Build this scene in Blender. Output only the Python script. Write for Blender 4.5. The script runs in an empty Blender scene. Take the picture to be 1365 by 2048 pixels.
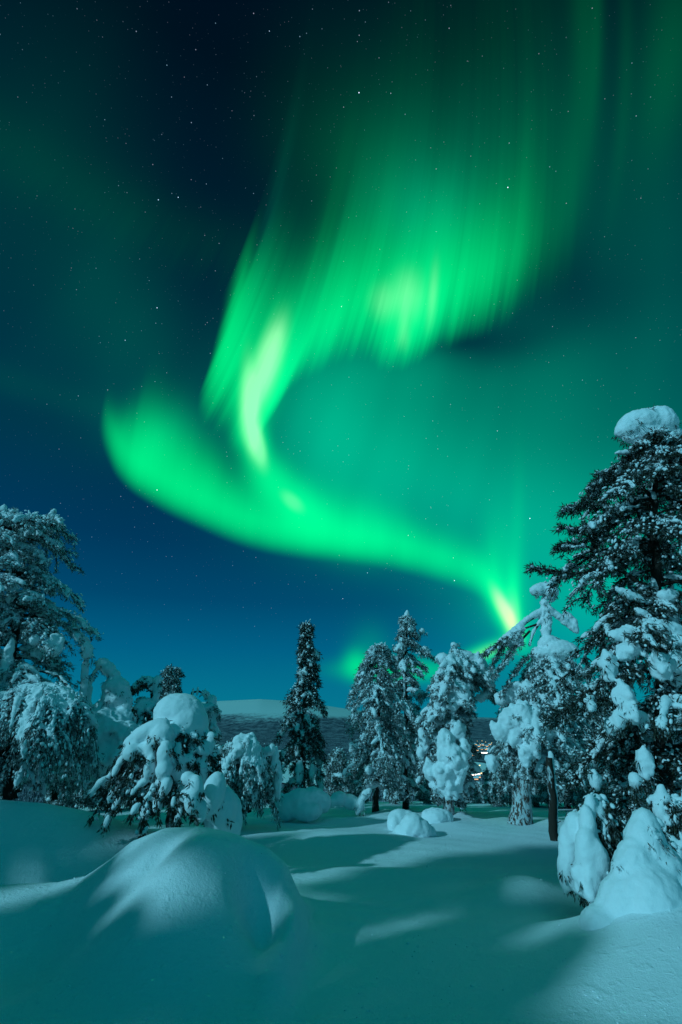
import bpy, math, random
import numpy as np
from mathutils import Vector, Matrix, noise as mnoise

# ---------------------------------------------------------------- camera, sky, moon
SC = bpy.context.scene
COL = SC.collection
PITCH = math.radians(22.1)
CAMZ = 1.6
F = 512.0
cam = bpy.data.cameras.new("camera"); cam.lens = 18; cam.sensor_fit = 'VERTICAL'; cam.sensor_height = 36; cam.sensor_width = 24
cam.clip_start = 0.05; cam.clip_end = 40000
camo = bpy.data.objects.new("camera", cam); COL.objects.link(camo)
camo.location = (0, 0, CAMZ); camo.rotation_euler = (math.radians(90) + PITCH, 0, 0)
SC.camera = camo
SC.view_settings.view_transform = 'Standard'; SC.view_settings.look = 'None'
SC.view_settings.exposure = 0; SC.view_settings.gamma = 1
SC.cycles.max_bounces = 6; SC.cycles.diffuse_bounces = 3; SC.cycles.glossy_bounces = 2
SC.cycles.use_denoising = True
SC.cycles.sample_clamp_indirect = 3.0

def ray(px, py):
    a = (px / 2 - 341.25) / F; b = (512 - py / 2) / F
    return np.array([a, math.cos(PITCH) - b * math.sin(PITCH), math.sin(PITCH) + b * math.cos(PITCH)])
def at(px, py, Y):
    """world point seen at photo pixel (px,py) at distance Y in front"""
    d = ray(px, py)
    return np.array([0, 0, CAMZ]) + d * (Y / d[1])
def pxs(px, py, Y):
    return Y / ray(px, py)[1] / 1024.0            # metres per photo pixel there
def azel(px, py):
    d = ray(px, py); d = d / np.linalg.norm(d)
    return np.degrees(np.arctan2(d[0], d[1])), np.degrees(np.arcsin(d[2]))

TO_MOON = Vector((-0.72, -0.50, 0.46)).normalized()
sun = bpy.data.lights.new("moon", 'SUN'); sun.energy = 2.0; sun.angle = math.radians(1.3); sun.color = (0.27, 0.74, 0.93)
suno = bpy.data.objects.new("moon", sun); COL.objects.link(suno)
suno.rotation_euler = TO_MOON.to_track_quat('Z', 'Y').to_euler(); suno.location = (-8, -8, 12)

world = bpy.data.worlds.new("World"); SC.world = world; world.use_nodes = True
nt = world.node_tree; nt.nodes.clear()

class V:                                            # a value in a node tree, with arithmetic
    def __init__(s, sock): s.s = sock
    def __add__(a, b): return M('ADD', a, b)
    def __radd__(a, b): return M('ADD', b, a)
    def __sub__(a, b): return M('SUBTRACT', a, b)
    def __rsub__(a, b): return M('SUBTRACT', b, a)
    def __mul__(a, b): return M('MULTIPLY', a, b)
    def __rmul__(a, b): return M('MULTIPLY', b, a)
    def __truediv__(a, b): return M('DIVIDE', a, b)
    def __pow__(a, b): return M('POWER', a, b)
CT = [nt]
def put(sock, v):
    if isinstance(v, V): CT[0].links.new(v.s, sock)
    else: sock.default_value = v
def M(op, a, b=None, c=None, clamp=False):
    n = CT[0].nodes.new('ShaderNodeMath'); n.operation = op; n.use_clamp = clamp
    put(n.inputs[0], a)
    if b is not None: put(n.inputs[1], b)
    if c is not None: put(n.inputs[2], c)
    return V(n.outputs[0])
def smooth(x, a, b):
    n = CT[0].nodes.new('ShaderNodeMapRange'); n.interpolation_type = 'SMOOTHSTEP'
    put(n.inputs['Value'], x); put(n.inputs['From Min'], a); put(n.inputs['From Max'], b)
    return V(n.outputs['Result'])
def comb(x, y, z):
    n = CT[0].nodes.new('ShaderNodeCombineXYZ')
    for i, v in enumerate((x, y, z)): put(n.inputs[i], v)
    return V(n.outputs[0])
def noise3(vec, scale, detail=2.0, rough=0.5):
    n = CT[0].nodes.new('ShaderNodeTexNoise'); put(n.inputs['Vector'], vec)
    n.inputs['Scale'].default_value = scale; n.inputs['Detail'].default_value = detail; n.inputs['Roughness'].default_value = rough
    return V(n.outputs['Fac'] if 'Fac' in n.outputs else n.outputs[0])
def fcurve(x, pts, lo, hi):
    """smooth curve through (x, value) points"""
    xs = [p[0] for p in pts]; ys = [p[1] for p in pts]
    ylo, yhi = min(ys), max(ys) + 1e-6
    n = CT[0].nodes.new('ShaderNodeFloatCurve')
    c = n.mapping.curves[0]
    P = [((x_ - lo) / (hi - lo), (y_ - ylo) / (yhi - ylo)) for x_, y_ in pts]
    c.points[0].location = P[0]; c.points[1].location = P[-1]
    for p in P[1:-1]: c.points.new(*p)
    for p in c.points: p.handle_type = 'AUTO_CLAMPED'
    n.mapping.extend = 'HORIZONTAL'; n.mapping.update()
    put(n.inputs['Value'], (x - lo) * (1.0 / (hi - lo)))
    return V(n.outputs[0]) * (yhi - ylo) + ylo

tc = nt.nodes.new('ShaderNodeTexCoord')
sep = nt.nodes.new('ShaderNodeSeparateXYZ'); nt.links.new(tc.outputs['Generated'], sep.inputs[0])
DX, DY, DZ = [V(o) for o in sep.outputs]
AZ = M('ARCTAN2', DX, DY) * (180 / math.pi)
EL = M('ARCSINE', DZ) * (180 / math.pi)

def blob(px, py, rx, ry, rot=0.0, I=1.0, p=2.0):
    c = np.array(azel(px, py)); r = math.radians(rot)
    e1 = np.array(azel(px + rx * math.cos(r), py - rx * math.sin(r))) - c
    e2 = np.array(azel(px + ry * math.sin(r), py + ry * math.cos(r))) - c
    A = np.linalg.inv(np.stack([e1, e2], 1))
    s = M('MULTIPLY_ADD', AZ, float(A[0, 0]), M('MULTIPLY_ADD', EL, float(A[0, 1]), float(-(A[0] @ c))))
    t = M('MULTIPLY_ADD', AZ, float(A[1, 0]), M('MULTIPLY_ADD', EL, float(A[1, 1]), float(-(A[1] @ c))))
    q = s * s + t * t
    if p != 2.0: q = q ** (p / 2)
    return M('EXPONENT', q * -1.0) * I

KR = 0.45
W = AZ - EL * KR + 40 * KR
def wof(px, py):
    a, e = azel(px, py); return a - KR * (e - 40)
ray1 = noise3(comb(W, EL * 0.035, 0.0), 0.55, 3.0, 0.6)
ray2 = noise3(comb(W * 1.0, EL * 0.02, 7.0), 0.16, 1.0)
streak = (ray1 - 0.5) * 1.6

# upper curtain: lower border, brightness and height along the band
R1 = [(-18.6, 46, 0, 5), (-17.4, 43.5, .28, 5), (-16.2, 39.5, .60, 7.6), (-14.6, 34.5, .78, 11.3), (-12.6, 32.8, .60, 12.6), (-10.6, 32.4, .40, 13.6), (-8.4, 30.8, .56, 15.6), (-6.9, 30.5, .66, 16.8), (-5.7, 33.0, .66, 14.6),
      (-4.2, 38.2, .62, 12), (-1.6, 39.8, .60, 10.6), (2.4, 41.0, .66, 9.6), (5.0, 40.8, .95, 8.6), (7.1, 39.9, 1.1, 9.2), (10.5, 40.0, 1.05, 9.3), (12.8, 41.2, .85, 8.4), (17.1, 41.6, .60, 8.6), (20.0, 41.9, .40, 9), (23.0, 42.6, .20, 10), (26, 43, .07, 10), (30, 43, 0, 10)]
ws = [p[0] for p in R1]
lo, hi = ws[0] - .5, ws[-1] + .5
b1 = fcurve(W, [(w, p[1]) for w, p in zip(ws, R1)], lo, hi)
i1 = fcurve(W, [(w, p[2]) for w, p in zip(ws, R1)], lo, hi)
h1 = fcurve(W, [(w, p[3]) for w, p in zip(ws, R1)], lo, hi)
t1 = EL - b1 + streak * 1.3
up1 = M('MAXIMUM', t1 / h1, 0.0)
A1 = i1 * smooth(t1, -2.8, 4.8) * M('EXPONENT', (up1 ** 2.2) * -1.55) * (1.0 + streak * 0.75)
# faint tall rays above it
A1 = A1 + smooth(W, -9.0, 5.0) * smooth(W, 34.0, 18.0) * smooth(t1, 4.0, 14.0) * M('EXPONENT', M('MAXIMUM', t1 - 12.0, 0.0) * -0.10) * 0.016 * (1.0 + streak)

# lower band
R2 = [(196, 850, 0, 2.4), (214, 905, .36, 3.0), (245, 958, .70, 4.6), (300, 1000, .82, 6.2), (400, 1050, .82, 5.6), (500, 1090, .8, 4.6), (600, 1110, .8, 5.0),
      (700, 1120, .8, 4.8), (800, 1138, .7, 4.2), (900, 1166, .55, 3.6), (960, 1190, .55, 3.6), (1000, 1228, .5, 4.6), (1030, 1262, .4, 5), (1048, 1262, .15, 5), (1085, 1262, 0, 5)]
ws2 = [azel(p[0], p[1])[0] for p in R2]
lo, hi = ws2[0] - .5, ws2[-1] + .5
b2 = fcurve(AZ, [(w, azel(p[0], p[1])[1]) for w, p in zip(ws2, R2)], lo, hi)
i2 = fcurve(AZ, [(w, p[2]) for w, p in zip(ws2, R2)], lo, hi)
h2 = fcurve(AZ, [(w, p[3]) for w, p in zip(ws2, R2)], lo, hi)
t2 = EL - b2
u2 = M('MAXIMUM', t2 / h2, 0.0)
A2 = i2 * smooth(t2, -0.7, 3.4) * M('EXPONENT', (u2 ** 2.4) * -0.8) * (1.0 + (ray2 - 0.5) * 0.5 + (noise3(comb(AZ, EL * 0.06, 3.0), 0.45, 3.0, 0.6) - 0.5) * 0.35)

green = A1 + A2
for b in [(590, 1010, 62, 38, -42, .42), (660, 1065, 80, 36, -22, .22), (540, 960, 35, 45, 25, .35),
          (1012, 1225, 62, 20, -62, .8), (1028, 1200, 12, 60, 0, .35), (1000, 1130, 40, 90, 0, .12), (1035, 1080, 14, 130, -2, .045),
          (712, 1328, 22, 26, 0, .30), (740, 1300, 40, 50, 0, .06), (790, 1340, 90, 20, 0, .4), (960, 1310, 60, 16, 25, .5),
          (1172, 130, 30, 260, -4, .022), (1195, 60, 12, 200, -4, .012), (1140, 380, 30, 130, -4, .014), (1340, 120, 60, 190, -12, .028), (1250, 180, 16, 220, -6, .012), (530, 745, 30, 105, -17, .5), (500, 830, 22, 85, 3, .5), (516, 890, 20, 50, 14, .5),
          (730, 330, 150, 110, 0, .02), (380, 920, 60, 50, 0, .0)]:
    green = green + blob(*b)
white = ((blob(534, 728, 23, 95, -19, .62, 3.0) + blob(501, 815, 17, 80, 2, .55, 3.0) + blob(515, 888, 15, 42, 14, .5, 3.0)) * (1.0 + streak * 0.5)
         + (blob(768, 602, 24, 32, -8, .26, 2.4) + blob(815, 590, 28, 42, -4, .34, 2.4) + blob(808, 660, 10, 50, -4, .20)) * M('MAXIMUM', 1.0 + streak * 1.2, 0.1) * 0.62 + blob(866, 590, 8, 50, -6, .20)
         + blob(585, 1003, 24, 12, -42, .16, 3.0) + blob(1012, 1222, 44, 12, -62, .55, 3.0) + blob(1022, 1240, 14, 34, 0, .3))
white = white * smooth(EL, 0.0, 4.0) * smooth(green, 0.12, 0.55)
white = M('MINIMUM', white, 0.62)
teal = M('ADD', blob(760, 860, 230, 190, 0, .26), 0.0)
for b in [(700, 960, 230, 110, -15, .12), (1130, 1190, 230, 170, 0, .26), (1180, 1050, 260, 150, 0, .14), (950, 1000, 260, 130, 0, .13), (1130, 800, 200, 170, 0, .10), (1380, 900, 130, 420, 0, .03),
          (850, 430, 110, 90, 0, .12), (820, 280, 220, 170, 0, .035), (1230, 460, 260, 330, 0, .045), (250, 650, 110, 190, 20, .035),
          (60, 380, 200, 280, 0, .020), (120, 800, 200, 160, 0, .014), (860, 640, 60, 80, 0, .06), (640, 860, 110, 150, 0, .07), (800, 740, 130, 60, 0, .06), (330, 860, 90, 60, 0, .08), (1110, 640, 330, 60, 20, -.012), (1130, 560, 90, 110, 30, -.030), (980, 700, 130, 40, 12, -.045),
          (905, 690, 60, 22, 10, -.05), (640, 780, 90, 120, 0, .08)]:
    teal = teal + blob(*b)
green = M('MAXIMUM', green, 0.0); white = M('MAXIMUM', white, 0.0); teal = M('MAXIMUM', teal + i1 * M('EXPONENT', ((t1 - 11.0) * 0.16) ** 2.0 * -1.0) * 0.05 * (1.0 + streak), 0.0)
teal = teal * (1.0 + (ray2 - 0.5) * 0.35)
gs = 1.0 - M('EXPONENT', green * -2.0)
def ramp(x, pts):
    n = CT[0].nodes.new('ShaderNodeValToRGB'); put(n.inputs[0], x)
    cr = n.color_ramp; cr.interpolation = 'EASE' if False else 'LINEAR'
    cr.elements[0].position = pts[0][0]; cr.elements[0].color = (*pts[0][1], 1)
    cr.elements[1].position = pts[-1][0]; cr.elements[1].color = (*pts[-1][1], 1)
    for p, c in pts[1:-1]:
        e = cr.elements.new(p); e.color = (*c, 1)
    return V(n.outputs[0])
def srgb(r, g, b):
    f = lambda c: ((c / 255 + .055) / 1.055) ** 2.4 if c > 10 else c / 255 / 12.92
    return (f(r), f(g), f(b))
base = ramp(EL * (1 / 90.0), [(0.0, srgb(4, 122, 146)), (3 / 90, srgb(3, 113, 143)), (7 / 90, srgb(0, 96, 134)), (12 / 90, srgb(0, 72, 110)), (18 / 90, srgb(0, 56, 92)), (27 / 90, srgb(0, 44, 72)),
                             (38 / 90, srgb(0, 38, 60)), (50 / 90, srgb(0, 27, 46)), (62 / 90, srgb(0, 15, 31)), (1.0, srgb(0, 13, 28))])
def vmath(op, a, b=None, sc=None):
    n = CT[0].nodes.new('ShaderNodeVectorMath'); n.operation = op
    put(n.inputs[0], a)
    if b is not None: put(n.inputs[1], b)
    if sc is not None: put(n.inputs['Scale'], sc)
    return V(n.outputs['Value'] if op in ('LENGTH', 'DISTANCE', 'DOT_PRODUCT') else n.outputs[0])
def tint(x, c): return vmath('SCALE', c, sc=x)
col = vmath('MULTIPLY_ADD', base, (1, 1, 1)); 
col = vmath('SCALE', base, sc=1.0 - M('MULTIPLY', gs, 0.75))
col = vmath('ADD', col, tint(gs, (0.0, 1.02, 0.21)))
col = vmath('ADD', col, tint(gs * gs, (0.0, 0.0, 0.06)))
col = vmath('ADD', col, tint(teal, (0.0, 1.05, 0.50)))
col = vmath('ADD', col, tint(white, (0.50, 0.42, 0.36)))
col = vmath('ADD', col, tint(blob(1014, 1228, 46, 12, -62, .8, 3.0) + blob(1024, 1240, 10, 30, 0, .5) + blob(965, 1308, 40, 9, 25, .35), (0.42, 0.20, -0.05)))
# stars
def stars(scale, r, thr, gain, seed):
    n = CT[0].nodes.new('ShaderNodeTexVoronoi'); n.feature = 'F1'
    v = vmath('ADD', V(tc.outputs['Generated']), (seed, seed * .7, seed * 1.3))
    put(n.inputs['Vector'], v); n.inputs['Scale'].default_value = scale
    s2 = CT[0].nodes.new('ShaderNodeSeparateColor'); CT[0].links.new(n.outputs['Color'], s2.inputs[0])
    br = M('MAXIMUM', V(s2.outputs[0]) - thr, 0.0) * (1.0 / (1 - thr))
    m = smooth(V(n.outputs['Distance']), r, r * 0.25)
    return m * br * br * gain, V(s2.outputs[1])
s1, hue1 = stars(38, 0.036, 0.40, 4.5, 3.1)
s2_, hue2 = stars(95, 0.085, 0.3, 0.55, 5.7)
s3_, hue3 = stars(190, 0.14, 0.2, 0.12, 1.7)
st = (s1 + s2_ + s3_) * smooth(EL, 1.0, 22.0) * (1.0 - gs * 0.75)
col = vmath('ADD', col, vmath('SCALE', comb(0.45 + hue1 * 0.5, 0.85, 1.15), sc=st))
# glow added high in the unseen sky behind the camera, lifting the shaded snow
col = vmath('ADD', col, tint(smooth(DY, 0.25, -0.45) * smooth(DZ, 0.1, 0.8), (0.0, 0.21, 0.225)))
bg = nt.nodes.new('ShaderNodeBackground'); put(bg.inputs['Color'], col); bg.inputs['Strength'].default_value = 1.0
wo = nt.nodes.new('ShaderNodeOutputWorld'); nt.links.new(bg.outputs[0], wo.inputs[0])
world.cycles.sampling_method = 'MANUAL'; world.cycles.sample_map_resolution = 512

# ---------------------------------------------------------------- materials
def newmat(name):
    m = bpy.data.materials.new(name); m.use_nodes = True
    t = m.node_tree; t.nodes.clear(); CT[0] = t
    return m, t
def out(t, sh, disp=None):
    o = t.nodes.new('ShaderNodeOutputMaterial'); t.links.new(sh, o.inputs[0])
def bsdf(t, color, rough=0.7, normal=None, spec=0.3):
    b = t.nodes.new('ShaderNodeBsdfPrincipled'); put(b.inputs['Base Color'], color)
    put(b.inputs['Roughness'], rough); b.inputs['Specular IOR Level'].default_value = spec
    if normal is not None: put(b.inputs['Normal'], normal)
    return b.outputs[0]
def bump(h, strength, dist):
    n = CT[0].nodes.new('ShaderNodeBump'); put(n.inputs['Height'], h); n.inputs['Strength'].default_value = strength
    n.inputs['Distance'].default_value = dist
    return V(n.outputs[0])
def pos():
    n = CT[0].nodes.new('ShaderNodeNewGeometry'); return V(n.outputs['Position']), V(n.outputs['Normal'])
def mixc(f, a, b):
    n = CT[0].nodes.new('ShaderNodeMix'); n.data_type = 'RGBA'
    put(n.inputs[0], f); put(n.inputs[6], a); put(n.inputs[7], b)
    return V(n.outputs[2])
def c4(r, g, b): return (r, g, b, 1)

def snow_mat(name, fine, crust=0.0, sparkle=0.0, b1=0.4):
    m, t = newmat(name)
    P, N = pos()
    h = noise3(P, fine, 4.0, 0.65)
    hh = h * 0.012
    if crust:
        st_ = noise3(vmath('MULTIPLY', P, (1.0, 1.5, 1.0)), 5.5, 3.0, 0.6)
        lump = noise3(P, 17.0, 2.0, 0.5)
        hh = hh + smooth(st_, 0.50, 0.80) * 0.012 * crust + smooth(lump, 0.60, 0.76) * 0.006 * crust + noise3(P, 32.0, 3.0, 0.7) * 0.011 * crust
    nrm = bump(hh, b1 + 0.25 * crust, 1.0)
    colr = mixc(h, c4(0.80, 0.86, 0.90), c4(0.90, 0.93, 0.95))
    s = bsdf(t, colr, 0.75, nrm, 0.25)
    if sparkle:
        v = t.nodes.new('ShaderNodeTexVoronoi'); put(v.inputs['Vector'], P); v.inputs['Scale'].default_value = sparkle
        cen = vmath('SUBTRACT', V(v.outputs['Color']), (0.5, 0.5, 0.5))
        nn = vmath('NORMALIZE', vmath('ADD', N, vmath('SCALE', cen, sc=1.1)))
        g = t.nodes.new('ShaderNodeBsdfGlossy'); g.inputs['Roughness'].default_value = 0.12
        g.inputs['Color'].default_value = c4(1, 1, 1)
        put(g.inputs['Normal'], nn)
        s3 = t.nodes.new('ShaderNodeSeparateColor'); t.links.new(v.outputs['Color'], s3.inputs[0])
        put(g.inputs['Color'], vmath('SCALE', (1.0, 1.0, 1.0), sc=smooth(V(v.outputs['Distance']), 0.42, 0.20) * smooth(V(s3.outputs[2]), 0.70, 0.95) * 0.22))
        ad = t.nodes.new('ShaderNodeAddShader'); t.links.new(s, ad.inputs[0]); t.links.new(g.outputs[0], ad.inputs[1]); s = ad.outputs[0]
    out(t, s); return m
SNOW = snow_mat('snow_on_branches', 55.0)
SNOW_G = snow_mat('snow_on_ground', 90.0, crust=1.0, sparkle=60.0)
SNOW_H = snow_mat('snow_heap', 45.0, sparkle=85.0)

m, t = newmat('frosted_needles'); P, N = pos()
nz = V(t.nodes.new('ShaderNodeSeparateXYZ').outputs[2]); CT[0].links.new(N.s, nz.s.node.inputs[0])
f = smooth(noise3(P, 22.0, 3.0, 0.7) , 0.42, 0.60) * 0.9
colr = mixc(noise3(P, 40.0, 1.0), c4(0.020, 0.030, 0.018), c4(0.050, 0.055, 0.035))
colr = mixc(f, colr, c4(0.60, 0.68, 0.70))
out(t, bsdf(t, colr, 0.8, None, 0.1)); NEEDLE = m
m, t = newmat('dark_needles'); P, N = pos()
f = smooth(noise3(P, 20.0, 3.0, 0.7), 0.50, 0.66) * 0.75
colr = mixc(noise3(P, 40.0, 1.0), c4(0.016, 0.024, 0.016), c4(0.045, 0.052, 0.036))
colr = mixc(f, colr, c4(0.38, 0.46, 0.48))
out(t, bsdf(t, colr, 0.8, None, 0.1)); NEEDLE_D = m
m, t = newmat('frosted_bark'); P, N = pos()
ps = vmath('MULTIPLY', P, (1, 1, 0.35))
n1 = noise3(ps, 30.0, 4.0, 0.7)
colr = mixc(n1, c4(0.05, 0.025, 0.018), c4(0.16, 0.09, 0.07))
colr = mixc(smooth(noise3(ps, 22.0, 4.0, 0.75), 0.44, 0.56), colr, c4(0.62, 0.68, 0.70))
out(t, bsdf(t, colr, 0.85, bump(n1, 0.9, 0.03), 0.1)); BARK_F = m
m, t = newmat('bark'); P, N = pos()
ps = vmath('MULTIPLY', P, (1, 1, 0.3)); n1 = noise3(ps, 26.0, 4.0, 0.7)
colr = mixc(n1, c4(0.018, 0.014, 0.012), c4(0.06, 0.048, 0.04))
colr = mixc(smooth(noise3(ps, 12.0, 3.0, 0.7), 0.58, 0.68), colr, c4(0.5, 0.57, 0.6))
out(t, bsdf(t, colr, 0.85, bump(n1, 0.8, 0.02), 0.1)); BARK = m

# ---------------------------------------------------------------- mesh helpers
class MB:
    def __init__(s): s.v = []; s.f3 = []; s.f4 = []; s.n = 0
    def add(s, v, f):
        v = np.asarray(v, dtype=np.float64); f = np.asarray(f)
        (s.f3 if f.shape[1] == 3 else s.f4).append(f + s.n)
        s.v.append(v); s.n += len(v)
    def mesh(s, name, mat, origin=(0, 0, 0), smooth_=True):
        me = bpy.data.meshes.new(name)
        if not s.v:
            return me
        v = np.concatenate(s.v) - np.asarray(origin)
        fs = []
        tot = []
        for f in (s.f3, s.f4):
            if f:
                a = np.concatenate(f); fs.append(a.ravel()); tot.append(np.full(len(a), a.shape[1]))
        li = np.concatenate(fs).astype(np.int32); tot = np.concatenate(tot).astype(np.int32)
        st = np.concatenate([[0], np.cumsum(tot)[:-1]]).astype(np.int32)
        me.vertices.add(len(v)); me.vertices.foreach_set('co', v.astype(np.float32).ravel())
        me.loops.add(len(li)); me.loops.foreach_set('vertex_index', li)
        me.polygons.add(len(tot)); me.polygons.foreach_set('loop_start', st)
        me.polygons.foreach_set('loop_total', tot)
        me.polygons.foreach_set('use_smooth', np.full(len(tot), smooth_))
        me.update(calc_edges=True); me.validate()
        if mat: me.materials.append(mat)
        return me
def link(name, me, parent=None, loc=None):
    o = bpy.data.objects.new(name, me); COL.objects.link(o)
    if parent is not None: o.parent = parent
    if loc is not None: o.location = loc
    return o
def tag(o, label, cat, group=None):
    o['label'] = label; o['category'] = cat
    if group: o['group'] = group
    return o
def struct(o, kind='structure'): o['kind'] = kind; return o
def empty(name, loc):
    o = bpy.data.objects.new(name, None); COL.objects.link(o); o.location = loc; o.empty_display_size = .2; return o

def uvs(nu, nv):
    v = [(0, 0, 1)]; f3 = []; f4 = []
    for j in range(1, nv):
        th = math.pi * j / nv
        for i in range(nu):
            p = 2 * math.pi * i / nu
            v.append((math.sin(th) * math.cos(p), math.sin(th) * math.sin(p), math.cos(th)))
    v.append((0, 0, -1)); b = len(v) - 1
    for i in range(nu):
        f3.append((0, 1 + i, 1 + (i + 1) % nu)); o = 1 + (nv - 2) * nu
        f3.append((b, o + (i + 1) % nu, o + i))
        for j in range(nv - 2):
            a = 1 + j * nu
            f4.append((a + i, a + nu + i, a + nu + (i + 1) % nu, a + (i + 1) % nu))
    return np.array(v, float), np.array(f3), np.array(f4)
SPH = uvs(12, 8); SPL = uvs(6, 4)
class Blobs:
    def __init__(s): s.c = []; s.A = []
    def add(s, c, A): s.c.append(c); s.A.append(A)
    def to(s, mb, tpl):
        if not s.c: return
        v, f3, f4 = tpl
        C_ = np.array(s.c); A = np.array(s.A)
        vv = np.einsum('nij,kj->nki', A, v) + C_[:, None, :]
        n, k = len(C_), len(v); off = (np.arange(n) * k)[:, None, None]
        base = mb.n
        mb.v.append(vv.reshape(-1, 3)); mb.n += n * k
        mb.f3.append((f3[None] + off).reshape(-1, 3) + base); mb.f4.append((f4[None] + off).reshape(-1, 4) + base)
def frame(t):
    t = np.asarray(t, float); t = t / (np.linalg.norm(t) + 1e-9)
    up = np.array([0, 0, 1.0]) if abs(t[2]) < .95 else np.array([1.0, 0, 0])
    s = np.cross(t, up); s /= np.linalg.norm(s); u = np.cross(s, t)
    return t, s, u
def ellA(t, a, b, c):
    T, S, U = frame(t); return np.stack([T * a, S * b, U * c], 1)
def tube(mb, pts, rad, n=6, cap=True):
    pts = np.asarray(pts, float); k = len(pts)
    tg = np.gradient(pts, axis=0); ang = np.arange(n) * 2 * math.pi / n
    T, S, U = frame(tg[0]); vs = []
    for i in range(k):
        T = tg[i] / (np.linalg.norm(tg[i]) + 1e-9)
        S = S - T * (S @ T); S /= (np.linalg.norm(S) + 1e-9); U = np.cross(T, S)
        vs.append(pts[i] + rad[i] * (np.cos(ang)[:, None] * S + np.sin(ang)[:, None] * U))
    v = np.concatenate(vs); f = []
    for i in range(k - 1):
        for j in range(n):
            f.append((i * n + j, i * n + (j + 1) % n, (i + 1) * n + (j + 1) % n, (i + 1) * n + j))
    if n == 6 and cap:
        f.append((0, 1, 2, 3)); f.append((0, 3, 4, 5)); e = (k - 1) * n
        f.append((e + 3, e + 2, e + 1, e)); f.append((e + 5, e + 4, e + 3, e))
    mb.add(v, f)
TEX = {}
def clouds(size):
    if size not in TEX:
        x = bpy.data.textures.new('lumps', 'CLOUDS'); x.noise_scale = size; x.noise_depth = 2; TEX[size] = x
    return TEX[size]
def baked_snow(blobs, voxel, lump=0.04, lsize=0.16, fine=None, mat=None, smooths=1, origin=(0, 0, 0), extra=None):
    """union of the snow lumps as one skin, with crumbly relief"""
    mb = MB(); blobs.to(mb, SPH)
    me = mb.mesh('snow', mat)
    o = bpy.data.objects.new('tmp', me); COL.objects.link(o)
    r = o.modifiers.new('r', 'REMESH'); r.mode = 'VOXEL'; r.voxel_size = voxel; r.use_smooth_shade = True
    s = o.modifiers.new('s', 'SMOOTH'); s.iterations = smooths; s.factor = .5
    d = o.modifiers.new('d', 'DISPLACE'); d.texture = clouds(lsize); d.strength = lump; d.mid_level = .5; d.texture_coords = 'GLOBAL'
    d = o.modifiers.new('d', 'DISPLACE'); d.texture = clouds(lsize / 3.1); d.strength = lump * .75; d.mid_level = .5; d.texture_coords = 'GLOBAL'
    dg = bpy.context.evaluated_depsgraph_get(); dg.update()
    ev = o.evaluated_get(dg); m2 = ev.to_mesh()
    n = len(m2.vertices); v = np.empty(n * 3, np.float32); m2.vertices.foreach_get('co', v)
    nl = len(m2.loops); li = np.empty(nl, np.int32); m2.loops.foreach_get('vertex_index', li)
    npoly = len(m2.polygons); lt = np.empty(npoly, np.int32); m2.polygons.foreach_get('loop_total', lt)
    ev.to_mesh_clear()
    bpy.data.objects.remove(o); bpy.data.meshes.remove(me)
    st = np.concatenate([[0], np.cumsum(lt)[:-1]])
    mb = MB(); mb.v.append(v.reshape(-1, 3).astype(float)); mb.n = n
    q = st[lt == 4]; tt = st[lt == 3]
    if len(q): mb.f4.append(li[q[:, None] + np.arange(4)])
    if len(tt): mb.f3.append(li[tt[:, None] + np.arange(3)])
    if extra is not None: extra.to(mb, SPL)
    return mb.mesh('snow', mat, origin)

# ---------------------------------------------------------------- the snow-laden tree builder
def branch_pts(p0, phi, L, rise, droop, n=7, bend=0.0):
    s = np.linspace(0, 1, n); ph = phi + bend * s
    x = np.cos(ph) * s * L; y = np.sin(ph) * s * L
    z = (rise * s - droop * s ** 2.2) * L
    return p0 + np.stack([x, y, z], 1)
def sprays(P, D, rng, n, ln, wd, spread, down, mb):
    """n thin needle sprays around each point P with main direction D"""
    P = np.repeat(P, n, 0); D = np.repeat(D, n, 0); k = len(P)
    d = D + rng.normal(0, spread, (k, 3)); d[:, 2] -= down
    d /= np.linalg.norm(d, axis=1)[:, None] + 1e-9
    s = np.cross(d, rng.normal(0, 1, (k, 3))); s /= np.linalg.norm(s, axis=1)[:, None] + 1e-9
    l = ln * rng.uniform(.5, 1.3, (k, 1)); w = wd * rng.uniform(.6, 1.3, (k, 1))
    o = P + rng.normal(0, ln * .25, (k, 3))
    v = np.stack([o, o + d * l * .45 + s * w, o + d * l, o + d * l * .45 - s * w], 1).reshape(-1, 3)
    mb.add(v, np.arange(k * 4).reshape(-1, 4))

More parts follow.
